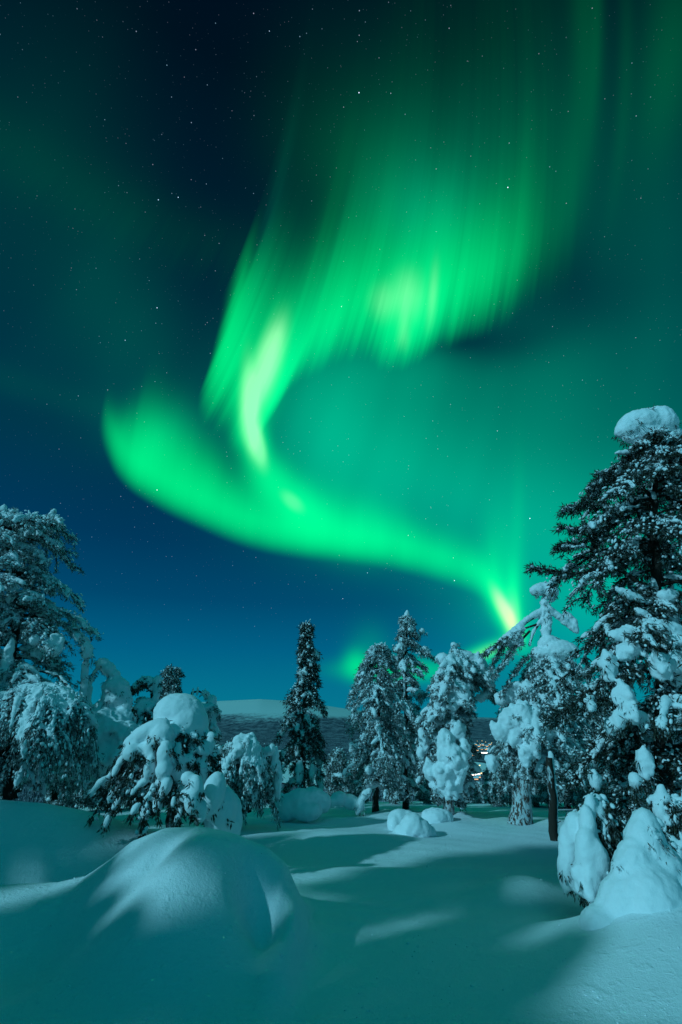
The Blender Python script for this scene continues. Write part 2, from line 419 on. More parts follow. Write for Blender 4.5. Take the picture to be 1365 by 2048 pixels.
def snowy_tree(name, label, Y, trunk, outline, r0, seed, nb=60, droop=0.7, rise=0.15, twigs=4, tw_len=.38, snow=.8, lump=.09, needles=9,
               nl=.09, nw=.011, voxel=.03, nubs=.5, extra=(), limbs=(), frost=True, bark=None, cap=None, group=None, cat='tree', hang=0.0, shell=True,
               relief=.045, metres=None, depthf=.9, tiers=0.0, zmin=None, inner=.3, elong=1.0, category=None):
    rng = np.random.default_rng(seed)
    if metres is None:
        T = np.array([at(a, b, Y) for a, b in trunk])               # bottom to top
        O = []
        for (py, xl, xr) in outline:
            c = (xl + xr) / 2; O.append((at(c, py, Y)[2], at(xl, py, Y)[0], at(xr, py, Y)[0]))
    else:
        bx, by, bz = metres; T = np.array([(bx + a, by, bz + b) for a, b in trunk]); O = [(bz + z, bx + l, bx + r) for z, l, r in outline]; Y = by
    O = sorted(O); oz = np.array([o[0] for o in O]); ol = np.array([o[1] for o in O]); orr = np.array([o[2] for o in O])
    base = T[0].copy()
    sc = 1.0
    trunk_mb, br_mb, nd_mb, big, small = MB(), MB(), MB(), Blobs(), Blobs()
    zs = np.linspace(0, 1, 14)
    cum = np.concatenate([[0], np.cumsum(np.linalg.norm(np.diff(T, axis=0), axis=1))]); H = cum[-1]
    tp = np.stack([np.interp(zs * H, cum, T[:, i]) for i in range(3)], 1)
    tp[1:-1, :2] += rng.normal(0, r0 * .18, (12, 2))
    tr = r0 * (1 - zs) ** .8 * .92 + r0 * .12; tr[0] *= 1.25
    tube(trunk_mb, tp, tr, 10, False)
    tipz = tp[-1, 2]
    def tc_(z): return np.array([np.interp(z, tp[:, 2], tp[:, i]) for i in range(2)])
    z_lo, z_hi = oz[0], oz[-1]
    if zmin is not None: z_lo = zmin
    NP, ND = [], []; NP2, ND2 = [], []
    for i in range(nb):
        fz = ((i + rng.uniform(0, 1)) / nb) ** .85
        zt = z_lo + (z_hi - z_lo) * fz
        phi = i * 2.39996 + rng.uniform(-.4, .4)
        c = tc_(min(zt, tipz)); l = np.interp(zt, oz, ol); r = np.interp(zt, oz, orr)
        eR, eL = r - c[0], c[0] - l
        eD = max(.5 * (eR + eL) * depthf, .08)
        e = max(eR, .06) if math.cos(phi) > 0 else max(eL, .06)
        L = 1 / math.sqrt((math.cos(phi) / e) ** 2 + (math.sin(phi) / eD) ** 2)
        L *= rng.uniform(.72, 1.06) if rng.uniform() < .72 else rng.uniform(.4, .72)
        L *= .94 + .42 * (mnoise.noise(Vector((math.cos(phi) * 1.4, math.sin(phi) * 1.4, zt * 1.9 + seed))))
        if tiers: L *= 1.18 - .42 * (((zt * tiers + .35 * math.sin(phi)) % 1.0))
        dr = droop * rng.uniform(.7, 1.3); ri = rise * rng.uniform(.5, 1.5)
        z0 = min(zt - (ri - dr) * L, tipz - .02)
        dr = ri - (zt - z0) / L
        c0 = tc_(z0)
        pts = branch_pts(np.array([c0[0], c0[1], z0]), phi, L, ri, max(dr, .02), 7, rng.uniform(-.25, .25))
        rb = max(.006, min(.03, .02 * L + r0 * .05))
        tube(br_mb, pts, rb * (1 - np.linspace(0, .8, 7)), 5, False)
        lines = [(pts, L, 1.0)]
        for k in range(twigs):
            s = inner + (1 - inner) * (k + rng.uniform(.2, .8)) / twigs
            j = s * 6; j0 = min(int(j), 5); q = pts[j0] + (pts[j0 + 1] - pts[j0]) * (j - j0)
            side = (1 if k % 2 else -1) * rng.uniform(.5, 1.1)
            tl = tw_len * L * (1.15 - .6 * s) * rng.uniform(.7, 1.3)
            tl = max(tl, .10)
            d2 = rng.uniform(.3, .9) + hang
            tpn = branch_pts(q, phi + side, tl, .05, d2, 4, 0)
            tube(br_mb, tpn, np.linspace(rb * .45, rb * .2, 4), 4, False)
            lines.append((tpn, tl, .85))
        for ln, LL, w in lines:
            k = len(ln) - 1
            tang = np.diff(ln, axis=0)
            start = 2 if (w == 1.0) else 0
            for a in range(start, k):
                for h in (.25, .75):
                    p = ln[a] + tang[a] * h; d = tang[a] / (np.linalg.norm(tang[a]) + 1e-9)
                    NP.append(p); ND.append(d)
            NP.append(ln[-1]); ND.append(tang[-1] / (np.linalg.norm(tang[-1]) + 1e-9))
            segs = max(1, int(LL * .75 / (lump * 1.3)))
            if rng.uniform() < snow:
                fat = lump * rng.uniform(.6, 1.35) * w
                for a in range(segs + 1):
                    s = (.12 if w < 1 else .25) + (.95 - .25) * a / max(segs, 1)
                    if rng.uniform() > .88: continue
                    j = min(s, .999) * k; j0 = int(j); p = ln[j0] + tang[j0] * (j - j0)
                    b = fat * (.55 + .6 * math.sin(math.pi * min(1, s * .9))) * rng.uniform(.75, 1.25)
                    d = tang[j0]
                    big.add(p + np.array([0, 0, b * .45]), ellA(d, b * 1.25 * elong, b, b * .8))
            if nubs > 0:
                for a in range(int(nubs * 6 * LL / .35) + 1):
                    j = rng.uniform(.3 if w == 1 else 0, .999) * k; j0 = int(j); p = ln[j0] + tang[j0] * (j - j0) + rng.normal(0, nl * .45, 3)
                    b = rng.uniform(.012, .032) * (lump / .09) ** .5
                    small.add(p + np.array([0, 0, b * .5]), ellA(tang[j0] + rng.normal(0, .05, 3), b * rng.uniform(1.2, 2.4), b, b * .8))
    # snow stuck to the trunk
    for i in range(int(H / .18)):
        s = rng.uniform(.12, 1); j = s * 13; j0 = min(int(j), 12); p = tp[j0] + (tp[j0 + 1] - tp[j0]) * (j - j0); rr = tr[j0]
        if rng.uniform() < snow * .6:
            small.add(p + np.array([-rr * .7, -rr * .7, 0]), np.diag([rr * .6 + .01, rr * .6 + .01, rng.uniform(.05, .16)]))
    if cap:
        for j in range(5):
            b = cap * rng.uniform(.7, 1.1)
            big.add(tp[-1] + np.array([rng.normal(0, .3) * cap, rng.normal(0, .3) * cap, (-j * .9 + .4) * cap]), np.diag([b * (.75 + .13 * j), b * (.75 + .13 * j), b]))
    for e in extra:                                                 # (px, py, rx, ry, dY, rot)
        px, py, rx, ry, dy = e[:5]; rot = math.radians(e[5]) if len(e) > 5 else 0
        c = at(px, py, Y + dy); s = pxs(px, py, Y + dy)
        ax = np.array([math.cos(rot), 0, math.sin(rot)]); az = np.array([-math.sin(rot), 0, math.cos(rot)])
        Am = np.stack([ax * rx * s, np.array([0, 1.0, 0]) * min(rx, ry) * s * 1.05, az * ry * s], 1)
        big.add(c, Am * (.93 if len(e) < 7 else 1))
        for _ in range(5):
            d = rng.normal(0, 1, 3); d[2] = d[2] * .8 - .6; d /= np.linalg.norm(d)
            NP2.append(c + Am @ d * .9); ND2.append(d + np.array([0, 0, -.8]))
        if len(e) > 6: continue
        for _ in range(int(min(26, 5 + rx * ry / 28))):
            d = rng.normal(0, 1, 3); d[2] = d[2] * .9 - .35; d /= np.linalg.norm(d)
            q = min(rx, ry) * s * rng.uniform(.16, .38)
            big.add(c + Am @ d * rng.uniform(.78, .98), np.diag([q, q, q * rng.uniform(.9, 1.7)]))
    for lb in limbs:                                                # (points px, r0 px, r1 px, snowy, dY end)
        P_, ra, rb_, sn, dy = lb; k = len(P_)
        pts = np.array([at(a, b, Y + dy * i / (k - 1)) for i, (a, b) in enumerate(P_)])
        s = pxs(*P_[0], Y); n = max(6, k * 4)
        uu = np.linspace(0, k - 1, n); pts = np.stack([np.interp(uu, np.arange(k), pts[:, i]) for i in range(3)], 1)
        for _ in range(2): pts[1:-1] = (pts[:-2] + 2 * pts[1:-1] + pts[2:]) / 4
        rr = np.linspace(ra, rb_, n) * s
        tube(br_mb, pts, rr * .6, 6, False)
        if not sn:
            for i in range(n // 4, n):
                for sg in (-1, 1):
                    tg = pts[min(i + 1, n - 1)] - pts[i - 1]; tg /= np.linalg.norm(tg)
                    d = tg * .7 + np.array([0, sg * .7, rng.uniform(-.5, .35)]); l_ = rng.uniform(.12, .32) * (1.2 - i / n)
                    q_ = pts[i] + np.outer(np.linspace(0, 1, 4), d * l_); q_[:, 2] -= np.linspace(0, 1, 4) ** 2 * l_ * .3
                    tube(br_mb, q_, np.linspace(.006, .003, 4), 4, False)
                    for a in range(4): NP.append(q_[a]); ND.append(d)
                    if rng.uniform() < .5: big.add(q_[2], ellA(d, .07, .03, .03))
        if sn:
            for i in range(n):
                tg = pts[min(i + 1, n - 1)] - pts[max(i - 1, 0)]
                big.add(pts[i] + np.array([0, 0, rr[i] * .4]), ellA(tg, rr[i] * 1.6 + .01, rr[i] * rng.uniform(.85, 1.2) * sn, rr[i] * rng.uniform(.8, 1.1) * sn))
    NP = np.array(NP + NP2); ND = np.array(ND + ND2)
    sprays(NP, ND, rng, needles, nl, nw, .75, .25 + hang, nd_mb)
    root = empty(name, base); tag(root, label, category or cat, group)
    link('trunk', trunk_mb.mesh('trunk', bark or BARK, base), root)
    link('branches', br_mb.mesh('branches', BARK, base), root)
    link('needles', nd_mb.mesh('needles', NEEDLE if frost else NEEDLE_D, base, False), root)
    if big.c: link('snow', baked_snow(big, voxel, relief, .14, mat=SNOW, origin=base, extra=small), root)
    return root
def heap(name, label, Y, bl, voxel=.03, relief=.05, group=None, mat=None, cat='snow heap', smooths=4, lsize=.3):
    """a bush or stump wholly under snow: union of px blobs (px, py, rx, ry, dY, rot)"""
    B = Blobs()
    for e in bl:
        px, py, rx, ry, dy = e[:5]; rot = math.radians(e[5]) if len(e) > 5 else 0
        c = at(px, py, Y + dy); s = pxs(px, py, Y + dy)
        ax = np.array([math.cos(rot), 0, math.sin(rot)]); az = np.array([-math.sin(rot), 0, math.cos(rot)])
        B.add(c, np.stack([ax * rx * s, np.array([0, 1.0, 0]) * (rx * .9 + ry * .1) * s, az * ry * s], 1))
    c = np.array(B.c); o = np.array([c[:, 0].mean(), c[:, 1].mean(), 0]); o[2] = ground_h(o[0], o[1])
    ob = link(name, baked_snow(B, voxel, relief, lsize, mat=mat or SNOW_H, smooths=smooths, origin=o), None, o)
    tag(ob, label, cat, group); return ob
def copy_tree(o, loc, rz=0.0, s=1.0, label=None, group=None):
    c = o.copy(); COL.objects.link(c); c.location = loc; c.rotation_euler = (0, 0, rz); c.scale = (s, s, s)
    if label: c['label'] = label
    if group: c['group'] = group
    for ch in list(o.children):
        d = ch.copy(); COL.objects.link(d); d.parent = c
    return c

# ---------------------------------------------------------------- ground
BASE = [(-60, 1.5), (-10, .3), (0, .02), (3, 0), (5, -.02), (8, -.10), (11, -.22), (15, -.50), (20, -1.0), (26, -2.2), (40, -7), (70, -17), (150, -42), (400, -84), (1000, -108), (1500, -110), (3200, -112),
        (4200, -90), (5200, -20), (6500, 10)]
bxs = np.array([b[0] for b in BASE], float); bys = np.array([b[1] for b in BASE], float)
def z_at(px, py, Y): return at(px, py, Y)[2]
RX = []; RZ = []
for px, py in [(-60, 1776), (0, 1774), (100, 1772), (160, 1758), (210, 1724), (260, 1684), (330, 1656), (400, 1650), (480, 1664), (535, 1688), (572, 1722), (600, 1800), (630, 1892), (700, 1900)]:
    p = at(px, py, 5.2); RX.append(p[0]); RZ.append(p[2])
RX = np.array(RX); RZ = np.array(RZ)
LX = []; LZ = []
for px, py in [(-260, 1590), (-100, 1588), (0, 1592), (80, 1602), (160, 1622), (240, 1650), (300, 1672), (360, 1680)]:
    p = at(px, py, 7.4); LX.append(p[0]); LZ.append(p[2])
LX = np.array(LX); LZ = np.array(LZ)
def bell(d, s): return np.exp(-(d / s) ** 2)
def sm(x, a, b):
    t = np.clip((x - a) / (b - a), 0, 1); return t * t * (3 - 2 * t)
def g2(x, y, cx, cy, sx, sy, rot=0):
    c, s = math.cos(rot), math.sin(rot); u = (x - cx) * c + (y - cy) * s; v = -(x - cx) * s + (y - cy) * c
    return np.exp(-(u / sx) ** 2 - (v / sy) ** 2)
def wav(x, y):
    return (np.sin(x * 1.1 + .6 * np.sin(y * .7) + 1) * np.sin(y * .8 + .7 * np.sin(x * .6)) * .5
            + .3 * np.sin(x * 2.3 + y * .9 + 2) * np.sin(y * 1.7 - x * .4 + .5))
def ground_h(x, y):
    x = np.asarray(x, float); y = np.asarray(y, float)
    r = np.where(y > 0, np.sqrt(x * x * .15 + y * y), y)
    h = np.interp(r, bxs, bys)
    near = sm(y, 60, 20)
    h = h + wav(x, y) * .045 * near * sm(y, 2.0, 8.0) + .02 * np.sin(x * .9 + y * .35) * near
    h = h + .005 * np.sin(7 * x + 15 * y + 2.2 * np.sin(1.7 * x + .5) + 1.6 * np.sin(2.3 * y)) * (.5 + .5 * np.sin(1.3 * x - 2.1 * y + np.sin(3 * x))) * near + .006 * np.sin(3.1 * x - 5.3 * y + 1.5 * np.sin(2.9 * x + y)) * near
    # big drift in the foreground
    rz = np.interp(x, RX, RZ) - h
    dy = y - 5.2 - .12 * np.sin(x * 2)
    prof = np.where(dy < 0, bell(dy, .85), bell(dy, .62 - .24 * sm(x, -1.6, -2.3)))
    h = h + np.maximum(rz, 0) * prof
    h = h + .16 * g2(x, y, -1.25, 4.35, .40, .42) - .13 * g2(x, y, -1.02, 4.95, .2, .22) * 0
    h = h - .30 * g2(x, y, -.62, 4.62, .17, .30, .35) + .17 * g2(x, y, -.34, 4.55, .11, .55, -.12) - .09 * g2(x, y, -2.05, 4.5, .5, .45)
    h = h - .07 * g2(x, y, -1.45, 4.78, .13, .25, -.4) + .05 * g2(x, y, -1.1, 4.75, .2, .2)
    # left drift behind it
    lz = np.interp(x, LX, LZ) - np.interp(r, bxs, bys)
    dl = y - 7.4
    h = h + np.maximum(lz, 0) * np.where(dl < 0, bell(dl, .78), bell(dl, 1.0)) * sm(x, -1.0, -2.2)
    h = h - .20 * g2(x, y, -3.35, 6.45, .34, .22) - .12 * g2(x, y, -3.9, 6.2, .9, .35) - .20 * g2(x, y, -2.7, 6.1, .9, .4)
    for tx, ty in ((4.05, 11.2), (2.45, 12.0), (.95, 12.6), (1.75, 14.0), (-1.05, 13.5), (-1.9, 10.2)): h = h + .10 * np.exp(-np.sqrt((x - tx) ** 2 + (y - ty) ** 2) / .3)
    # middle distance undulation
    h = h + .10 * g2(x, y, -.3, 9.4, 1.6, .5) - .06 * g2(x, y, .5, 8.0, 2.0, .6) + .05 * g2(x, y, 1.0, 7.3, 2.2, .35) + .16 * g2(x, y, 1.9, 6.3, .38, .55, -.3) - .12 * g2(x, y, 2.2, 5.6, .5, .35)
    h = h + .10 * g2(x, y, 3.0, 4.3, 1.0, .9) + .08 * g2(x, y, 2.5, 4.75, .8, .7) + .07 * g2(x, y, 2.2, 4.1, .75, .5) + .42 * np.exp(-np.sqrt((x - 2.40) ** 2 + (y - 4.85) ** 2 + .01) / .42) + .07 * sm(x - .3 * (y - 3.4), .62, .82) * sm(y, 3.75, 3.5) * sm(x, 2.1, 1.3) * sm(y, 2.7, 3.1)
    h = h + .06 * g2(x, y, 2.1, 10.8, .5, .5) + .10 * g2(x, y, 1.3, 12.5, 2, .8)
    return h
def polar_ground():
    rs = [0.4]
    while rs[-1] < 60: rs.append(rs[-1] * (1.008 if rs[-1] < 16 and rs[-1] > 2 else 1.03))
    rs = np.array(rs)
    an = np.concatenate([np.radians(np.arange(-50, 50, .30)), np.radians(np.arange(50, 310, 4.0))])
    R_, A_ = np.meshgrid(rs, an, indexing='ij')
    x = np.sin(A_) * R_; y = np.cos(A_) * R_
    z = ground_h(x, y)
    v = np.stack([x, y, z], -1).reshape(-1, 3); nr, na = R_.shape
    i = np.arange(nr - 1)[:, None] * na; j = np.arange(na)[None]; j2 = (j + 1) % na
    f = np.stack([i + j, i + na + j, i + na + j2, i + j2], -1).reshape(-1, 4)
    mb = MB(); mb.add(v, f)
    cz = len(v); mb.add(np.array([[0, 0, float(ground_h(0, 0))]]), np.zeros((0, 3), int))
    mb.f3.append(np.array([(cz, a, (a + 1) % na) for a in range(na)]))
    return mb.mesh('snow_ground', SNOW_G)
struct(link('snow_ground', polar_ground()))

# valley, forest and fell far behind
m, t = newmat('far_valley'); P, N = pos()
sx = t.nodes.new('ShaderNodeSeparateXYZ'); CT[0].links.new(P.s, sx.inputs[0]); PZ = V(sx.outputs[2]); PY = V(sx.outputs[1])
tree_n = noise3(vmath('MULTIPLY', P, (1, .5, 1)), 0.020, 3.0, .75); patch = noise3(vmath('MULTIPLY', P, (.5, .5, 2.5)), .0016, 4.0, .6)
forest = mixc(smooth(tree_n, .35, .65), c4(.050, .075, .10), c4(.20, .24, .28))  # frosty forest greys, with distance haze put into the colour as a bluish lift
line = (PZ - 18.0) * (1 / 30.0) + (patch - .5) * 5.0 + (tree_n - .5) * 2.4
colr = mixc(smooth(line, -1.0, 1.2), forest, c4(.50, .68, .70))
colr = mixc(smooth(PY, 140.0, 60.0), colr, c4(.8, .85, .88))
out(t, bsdf(t, colr, .9, None, .0)); FAR = m
FX, FZ = [], []
for px, py in [(-400, 1436), (0, 1424), (300, 1412), (420, 1404), (520, 1399), (600, 1404), (680, 1416), (760, 1427), (850, 1431), (1000, 1436), (1200, 1430), (1500, 1424)]:
    p = at(px, py, 8000); FX.append(p[0]); FZ.append(p[2])
def far_h(x, y):
    r = np.sqrt(x * x + y * y); a = np.arctan2(x, y)
    h = np.interp(np.where(y > 0, r, r * .2), bxs, bys) - 1.0 * (r < 80)
    xx = np.tan(np.clip(a, -1.3, 1.3)) * 8000
    top = np.interp(xx, FX, FZ)
    t = sm(y, 4300, 8000)
    h = np.where(y > 3200, -112 + (top + 112) * sm(y, 3300, 8000) ** 1.1, h)
    h = h - 300 * sm(y, 8300, 11000)
    h = h + (14 * np.sin(x / 520 + y / 700) + 9 * np.sin(x / 260 - y / 330 + 1)) * sm(y, 3300, 5200) * sm(y, 7900, 6500)
    return h
def far_ground():
    rs = [42.0]
    while rs[-1] < 12000: rs.append(rs[-1] * 1.022)
    rs = np.array(rs); an = np.radians(np.concatenate([np.arange(-48, 48, .35), np.arange(48, 312, 6)]))
    R_, A_ = np.meshgrid(rs, an, indexing='ij'); x = np.sin(A_) * R_; y = np.cos(A_) * R_
    z = far_h(x, y)
    v = np.stack([x, y, z], -1).reshape(-1, 3); nr, na = R_.shape
    i = np.arange(nr - 1)[:, None] * na; j = np.arange(na)[None]; j2 = (j + 1) % na
    mb = MB(); mb.add(v, np.stack([i + j, i + na + j, i + na + j2, i + j2], -1).reshape(-1, 4))
    return mb.mesh('valley_and_fell', FAR)
struct(link('valley_and_fell', far_ground()))
m, t = newmat('lake_snow'); out(t, bsdf(t, c4(.82, .87, .9), .8, None, .1)); LAKE = m
def lake(pts, zoff):
    P_ = []
    for px, py in pts:
        d = ray(px, py); s = (zoff - CAMZ) / d[2]; P_.append((d[0] * s, d[1] * s, zoff))
    me = bpy.data.meshes.new('frozen_lake'); me.from_pydata(P_, [], [tuple(range(len(P_)))]); me.materials.append(LAKE)
    struct(link('frozen_lake', me))
lake([(560, 1524), (640, 1519), (760, 1522), (800, 1532), (780, 1560), (640, 1580), (540, 1560)], -105)
lake([(880, 1524), (930, 1521), (968, 1526), (990, 1532), (975, 1541), (955, 1548), (900, 1552), (860, 1540)], -104.5)
lake([(470, 1504), (560, 1500), (640, 1499), (640, 1502), (560, 1504), (470, 1507)], -105)

# far-off spruce forest: one mass
def forest():
    rng = np.random.default_rng(5); n = 15000
    y = 60 * (4200 / 60) ** rng.uniform(0, 1, n) ** .8; a = rng.uniform(-.62, .66, n); x = y * np.tan(a)
    z = far_h(x, y); keep = np.ones(n, bool)
    # leave the frozen lakes and the village slope open
    px = 682.5 + 1024 * x / (y * math.cos(PITCH) + (z - CAMZ) * math.sin(PITCH))
    b = ((z - CAMZ) * math.cos(PITCH) - y * math.sin(PITCH)) / (y * math.cos(PITCH) + (z - CAMZ) * math.sin(PITCH)); py = 1024 - 1024 * b
    keep &= ~((py > 1515) & (py < 1556) & (px > 860) & (px < 985) & (rng.uniform(0, 1, n) < .97) & (y < 2200))
    keep &= ~((py > 1518) & (py < 1580) & (px > 540) & (px < 800))
    keep &= ~((py > 1480) & (py < 1512) & (px > 905) & (px < 1010) & (rng.uniform(0, 1, n) < .8))
    keep &= ~((y < 300) & (px > 900) & (px < 1000)) & ~((y < 1300) & (px > 925) & (px < 985) & (rng.uniform(0, 1, n) < .8))
    x, y, z = x[keep], y[keep], z[keep]; n = len(x)
    h = rng.uniform(5, 10, n) * np.clip(y / 500, .35, 1.5); r = h * rng.uniform(.14, .22, n)
    vs = []
    for k in range(5):
        an = k * 2 * math.pi / 5; vs.append(np.stack([x + r * math.cos(an), y + r * math.sin(an), z - .5], 1))
    vs.append(np.stack([x, y, z + h], 1)); v = np.stack(vs, 1).reshape(-1, 3)
    o = np.arange(n)[:, None, None] * 6; f = np.array([(k, (k + 1) % 5, 5) for k in range(5)])[None]
    mb = MB(); mb.add(v, (o + f).reshape(-1, 3)); return mb.mesh('distant_forest', FTREE)
m, t = newmat('far_spruce'); P, N = pos()
oi = noise3(P, .35, 2.0, .6)
out(t, bsdf(t, mixc(smooth(oi, .42, .64), c4(.036, .050, .066), c4(.26, .31, .35)), .9, None, .0)); FTREE = m
fo = link('distant_forest', forest()); struct(fo, 'stuff')

# village in the valley: houses with lit windows, street lamps
m, t = newmat('house_wall'); out(t, bsdf(t, c4(.12, .08, .06), .8)); WALL = m
def emis(name, c, s):
    m, t = newmat(name); e = t.nodes.new('ShaderNodeEmission'); e.inputs[0].default_value = c4(*c); e.inputs[1].default_value = s; out(t, e.outputs[0]); return m
WARM = emis('lit_window', (1.0, .62, .34), 1.5); FLOOD = emis('floodlight', (1.0, .9, .8), 3.0); YEL = emis('lamp_glow', (1.0, .8, .35), 2.2)
def boxv(x0, x1, y0, y1, z0, z1):
    v = [(x, y, z) for z in (z0, z1) for y in (y0, y1) for x in (x0, x1)]
    return np.array(v, float), np.array([(0, 2, 3, 1), (4, 5, 7, 6), (0, 1, 5, 4), (2, 6, 7, 3), (0, 4, 6, 2), (1, 3, 7, 5)])
def house():
    root = empty('village_house', (0, 0, 0)); w, d, h = 13, 9, 5
    mb = MB(); mb.add(*boxv(-w / 2, w / 2, -d / 2, d / 2, -2, h)); link('wall', mb.mesh('wall', WALL, smooth_=False), root)
    mb = MB(); v = np.array([(-w / 2 - .6, -d / 2 - .6, h), (w / 2 + .6, -d / 2 - .6, h), (w / 2 + .6, d / 2 + .6, h), (-w / 2 - .6, d / 2 + .6, h), (-w / 2 - .6, 0, h + 4), (w / 2 + .6, 0, h + 4)], float)
    mb.add(v, np.array([(0, 1, 5, 4), (2, 3, 4, 5)])); mb.f3.append(np.array([(0, 4, 3), (1, 2, 5)])); link('roof', mb.mesh('roof', LAKE, smooth_=False), root)
    for k in range(3):
        mb = MB(); mb.add(*boxv(-5 + k * 3.7, -2.6 + k * 3.7, -d / 2 - .12, -d / 2 - .02, 1.0, 3.6)); link('window', mb.mesh('window', WARM, smooth_=False), root)
    return root
def lamp():
    root = empty('street_lamp', (0, 0, 0)); mb = MB(); tube(mb, [(0, 0, -2), (0, 0, 9), (0, -1.2, 9.4)], [.2, .14, .1], 6); link('pole', mb.mesh('pole', WALL), root)
    B = Blobs(); B.add((0, -1.5, 9.2), np.diag([1.3, 1.0, .8])); mb = MB(); B.to(mb, SPL); link('lamp_head', mb.mesh('lamp_head', YEL), root)
    return root
def vpos(px, py):
    d = ray(px, py); lo_, hi_ = 100.0, 5000.0
    for _ in range(60):
        mid = (lo_ + hi_) / 2; p = np.array([0, 0, CAMZ]) + d * (mid / d[1])
        if p[2] > far_h(p[0], p[1]): lo_ = mid
        else: hi_ = mid
    return np.array([0, 0, CAMZ]) + d * (lo_ / d[1])
H0 = house(); L0 = lamp()
tag(H0, 'small lit house in the dark village seen through the gap between the trees', 'house', 'lit houses in the valley village')
tag(L0, 'tiny yellowish street lamp glowing in the valley village between the trees', 'street lamp', 'street lamps in the valley village')
rng = np.random.default_rng(3)
first = True
for px, py in [(921, 1490), (930, 1493), (939, 1492), (950, 1490), (958, 1494), (935, 1505), (926, 1501), (946, 1512), (934, 1516), (948, 1549), (962, 1546), (953, 1560), (940, 1551), (966, 1491), (974, 1494), (980, 1490), (963, 1500), (955, 1502), (972, 1500), (958, 1556)]:
    p = vpos(px, py); sc_ = 1.0
    if first: H0.location = p; H0.rotation_euler = (0, 0, .2); first = False
    else: copy_tree(H0, p, rng.uniform(-.5, .5), 1.0 if py < 1530 else .7)
first = True
for px, py in [(924, 1487), (933, 1489), (940, 1495), (946, 1495), (954, 1494), (960, 1490), (955, 1486), (927, 1496), (968, 1495), (936, 1500), (945, 1500), (965, 1487), (972, 1489), (978, 1495), (984, 1492), (962, 1496), (975, 1503), (986, 1504), (961, 1543), (950, 1556), (964, 1559)]:
    p = vpos(px, py)
    if first: L0.location = p; first = False
    else: copy_tree(L0, p, rng.uniform(-.5, .5), rng.uniform(.8, 1.5))
def sports_hall(px, py, w, s, label):
    p = vpos(px, py); root = empty('floodlit_hall', p); tag(root, label, 'building')
    mb = MB(); mb.add(*boxv(-w / 2, w / 2, 0, 14, -2, 5 * s)); link('wall', mb.mesh('wall', WALL, smooth_=False), root)
    mb = MB(); mb.add(*boxv(-w / 2 - .5, w / 2 + .5, -.5, 14.5, 5 * s, 5.6 * s)); link('roof', mb.mesh('roof', LAKE, smooth_=False), root)
    mb = MB(); mb.add(*boxv(-w / 2 + 1, w / 2 - 1, -.3, -.02, .4, 4.4 * s)); link('lit_front', mb.mesh('lit_front', FLOOD, smooth_=False), root)
sports_hall(970, 1507, 26, .9, 'long floodlit white building in the valley, brightest light of the upper village row')
sports_hall(953, 1551, 20, 1.0, 'bright white lit building front below the frozen lake, beside the laden pine')

# ---------------------------------------------------------------- the trees in view
# big pine on the right, nearest to the camera
snowy_tree('snowy_spruce', 'towering dark spruce at the right edge with a fat snow cap on its top', 6.6,
           [(1345, 1790), (1330, 1600), (1318, 1300), (1310, 1050), (1310, 890)],
           [(880, 1238, 1385), (940, 1215, 1420), (1010, 1130, 1470), (1060, 1120, 1480), (1140, 1090, 1500), (1180, 1140, 1540), (1240, 1172, 1560), (1330, 1168, 1570), (1420, 1125, 1590), (1500, 1135, 1600), (1580, 1170, 1600), (1680, 1200, 1600)],
           .12, 11, nb=120, droop=.6, rise=.14, twigs=8, tw_len=.36, snow=.42, lump=.036, needles=15, nl=.085, nw=.007, voxel=.018, nubs=1.9, frost=False, relief=.03, elong=2.2,
           extra=[(1282, 848, 52, 30, 0, 14, 0), (1316, 848, 36, 36, .05, 0, 0), (1258, 858, 30, 20, -.05, 20, 0), (1295, 865, 40, 18, -.05, 0, 0), (1345, 868, 24, 16, 0), (1300, 893, 46, 11, -.05, 5), (1262, 878, 18, 10, -.05, 0), (1330, 884, 26, 12, -.05, 0), (1335, 905, 30, 13, .05, 10), (1250, 905, 24, 6, 0, 4),
                  (1250, 1268, 36, 15, -.5, 15), (1330, 1255, 46, 17, -.6, -10), (1352, 1290, 22, 40, -.6), (1322, 1330, 20, 28, -.7), (1352, 1322, 16, 26, -.75), (1255, 1300, 26, 18, -.6, 30), (1216, 1330, 18, 28, -.6, -12),
                  (1250, 1398, 20, 34, -.7), (1262, 1425, 18, 26, -.75, 10), (1238, 1440, 13, 22, -.72), (1285, 1440, 13, 20, -.7), (1347, 1350, 16, 22, -.6), (1352, 1408, 13, 15, -.7), (1222, 1452, 12, 20, -.65),
                  (1290, 1525, 18, 26, -.8, -20), (1270, 1560, 12, 16, -.82), (1190, 1560, 12, 22, -.6), (1335, 1190, 24, 14, -.5, 10), (1262, 1190, 32, 10, -.5, -25), (1285, 1225, 18, 9, -.5, -30), (1345, 1235, 14, 30, -.4)],
           limbs=[([(1312, 1100), (1270, 1005), (1215, 1030), (1190, 1100)], 9, 4, 0, .1), ([(1310, 1190), (1230, 1130), (1150, 1150), (1068, 1134)], 9, 2, 0, -.1),
                  ([(1310, 1080), (1240, 1020), (1180, 1005), (1130, 1020)], 8, 2, 0, .1), ([(1310, 1140), (1240, 1080), (1190, 1060), (1125, 1055)], 7, 2, 0, .2), ([(1310, 1000), (1260, 950), (1225, 945), (1190, 965)], 6, 2, 0, .0), ([(1190, 1100), (1155, 1085), (1120, 1092)], 4, 2, 0, .1), ([(1320, 1560), (1230, 1400), (1160, 1400), (1100, 1440)], 9, 3, 0, -.9)])
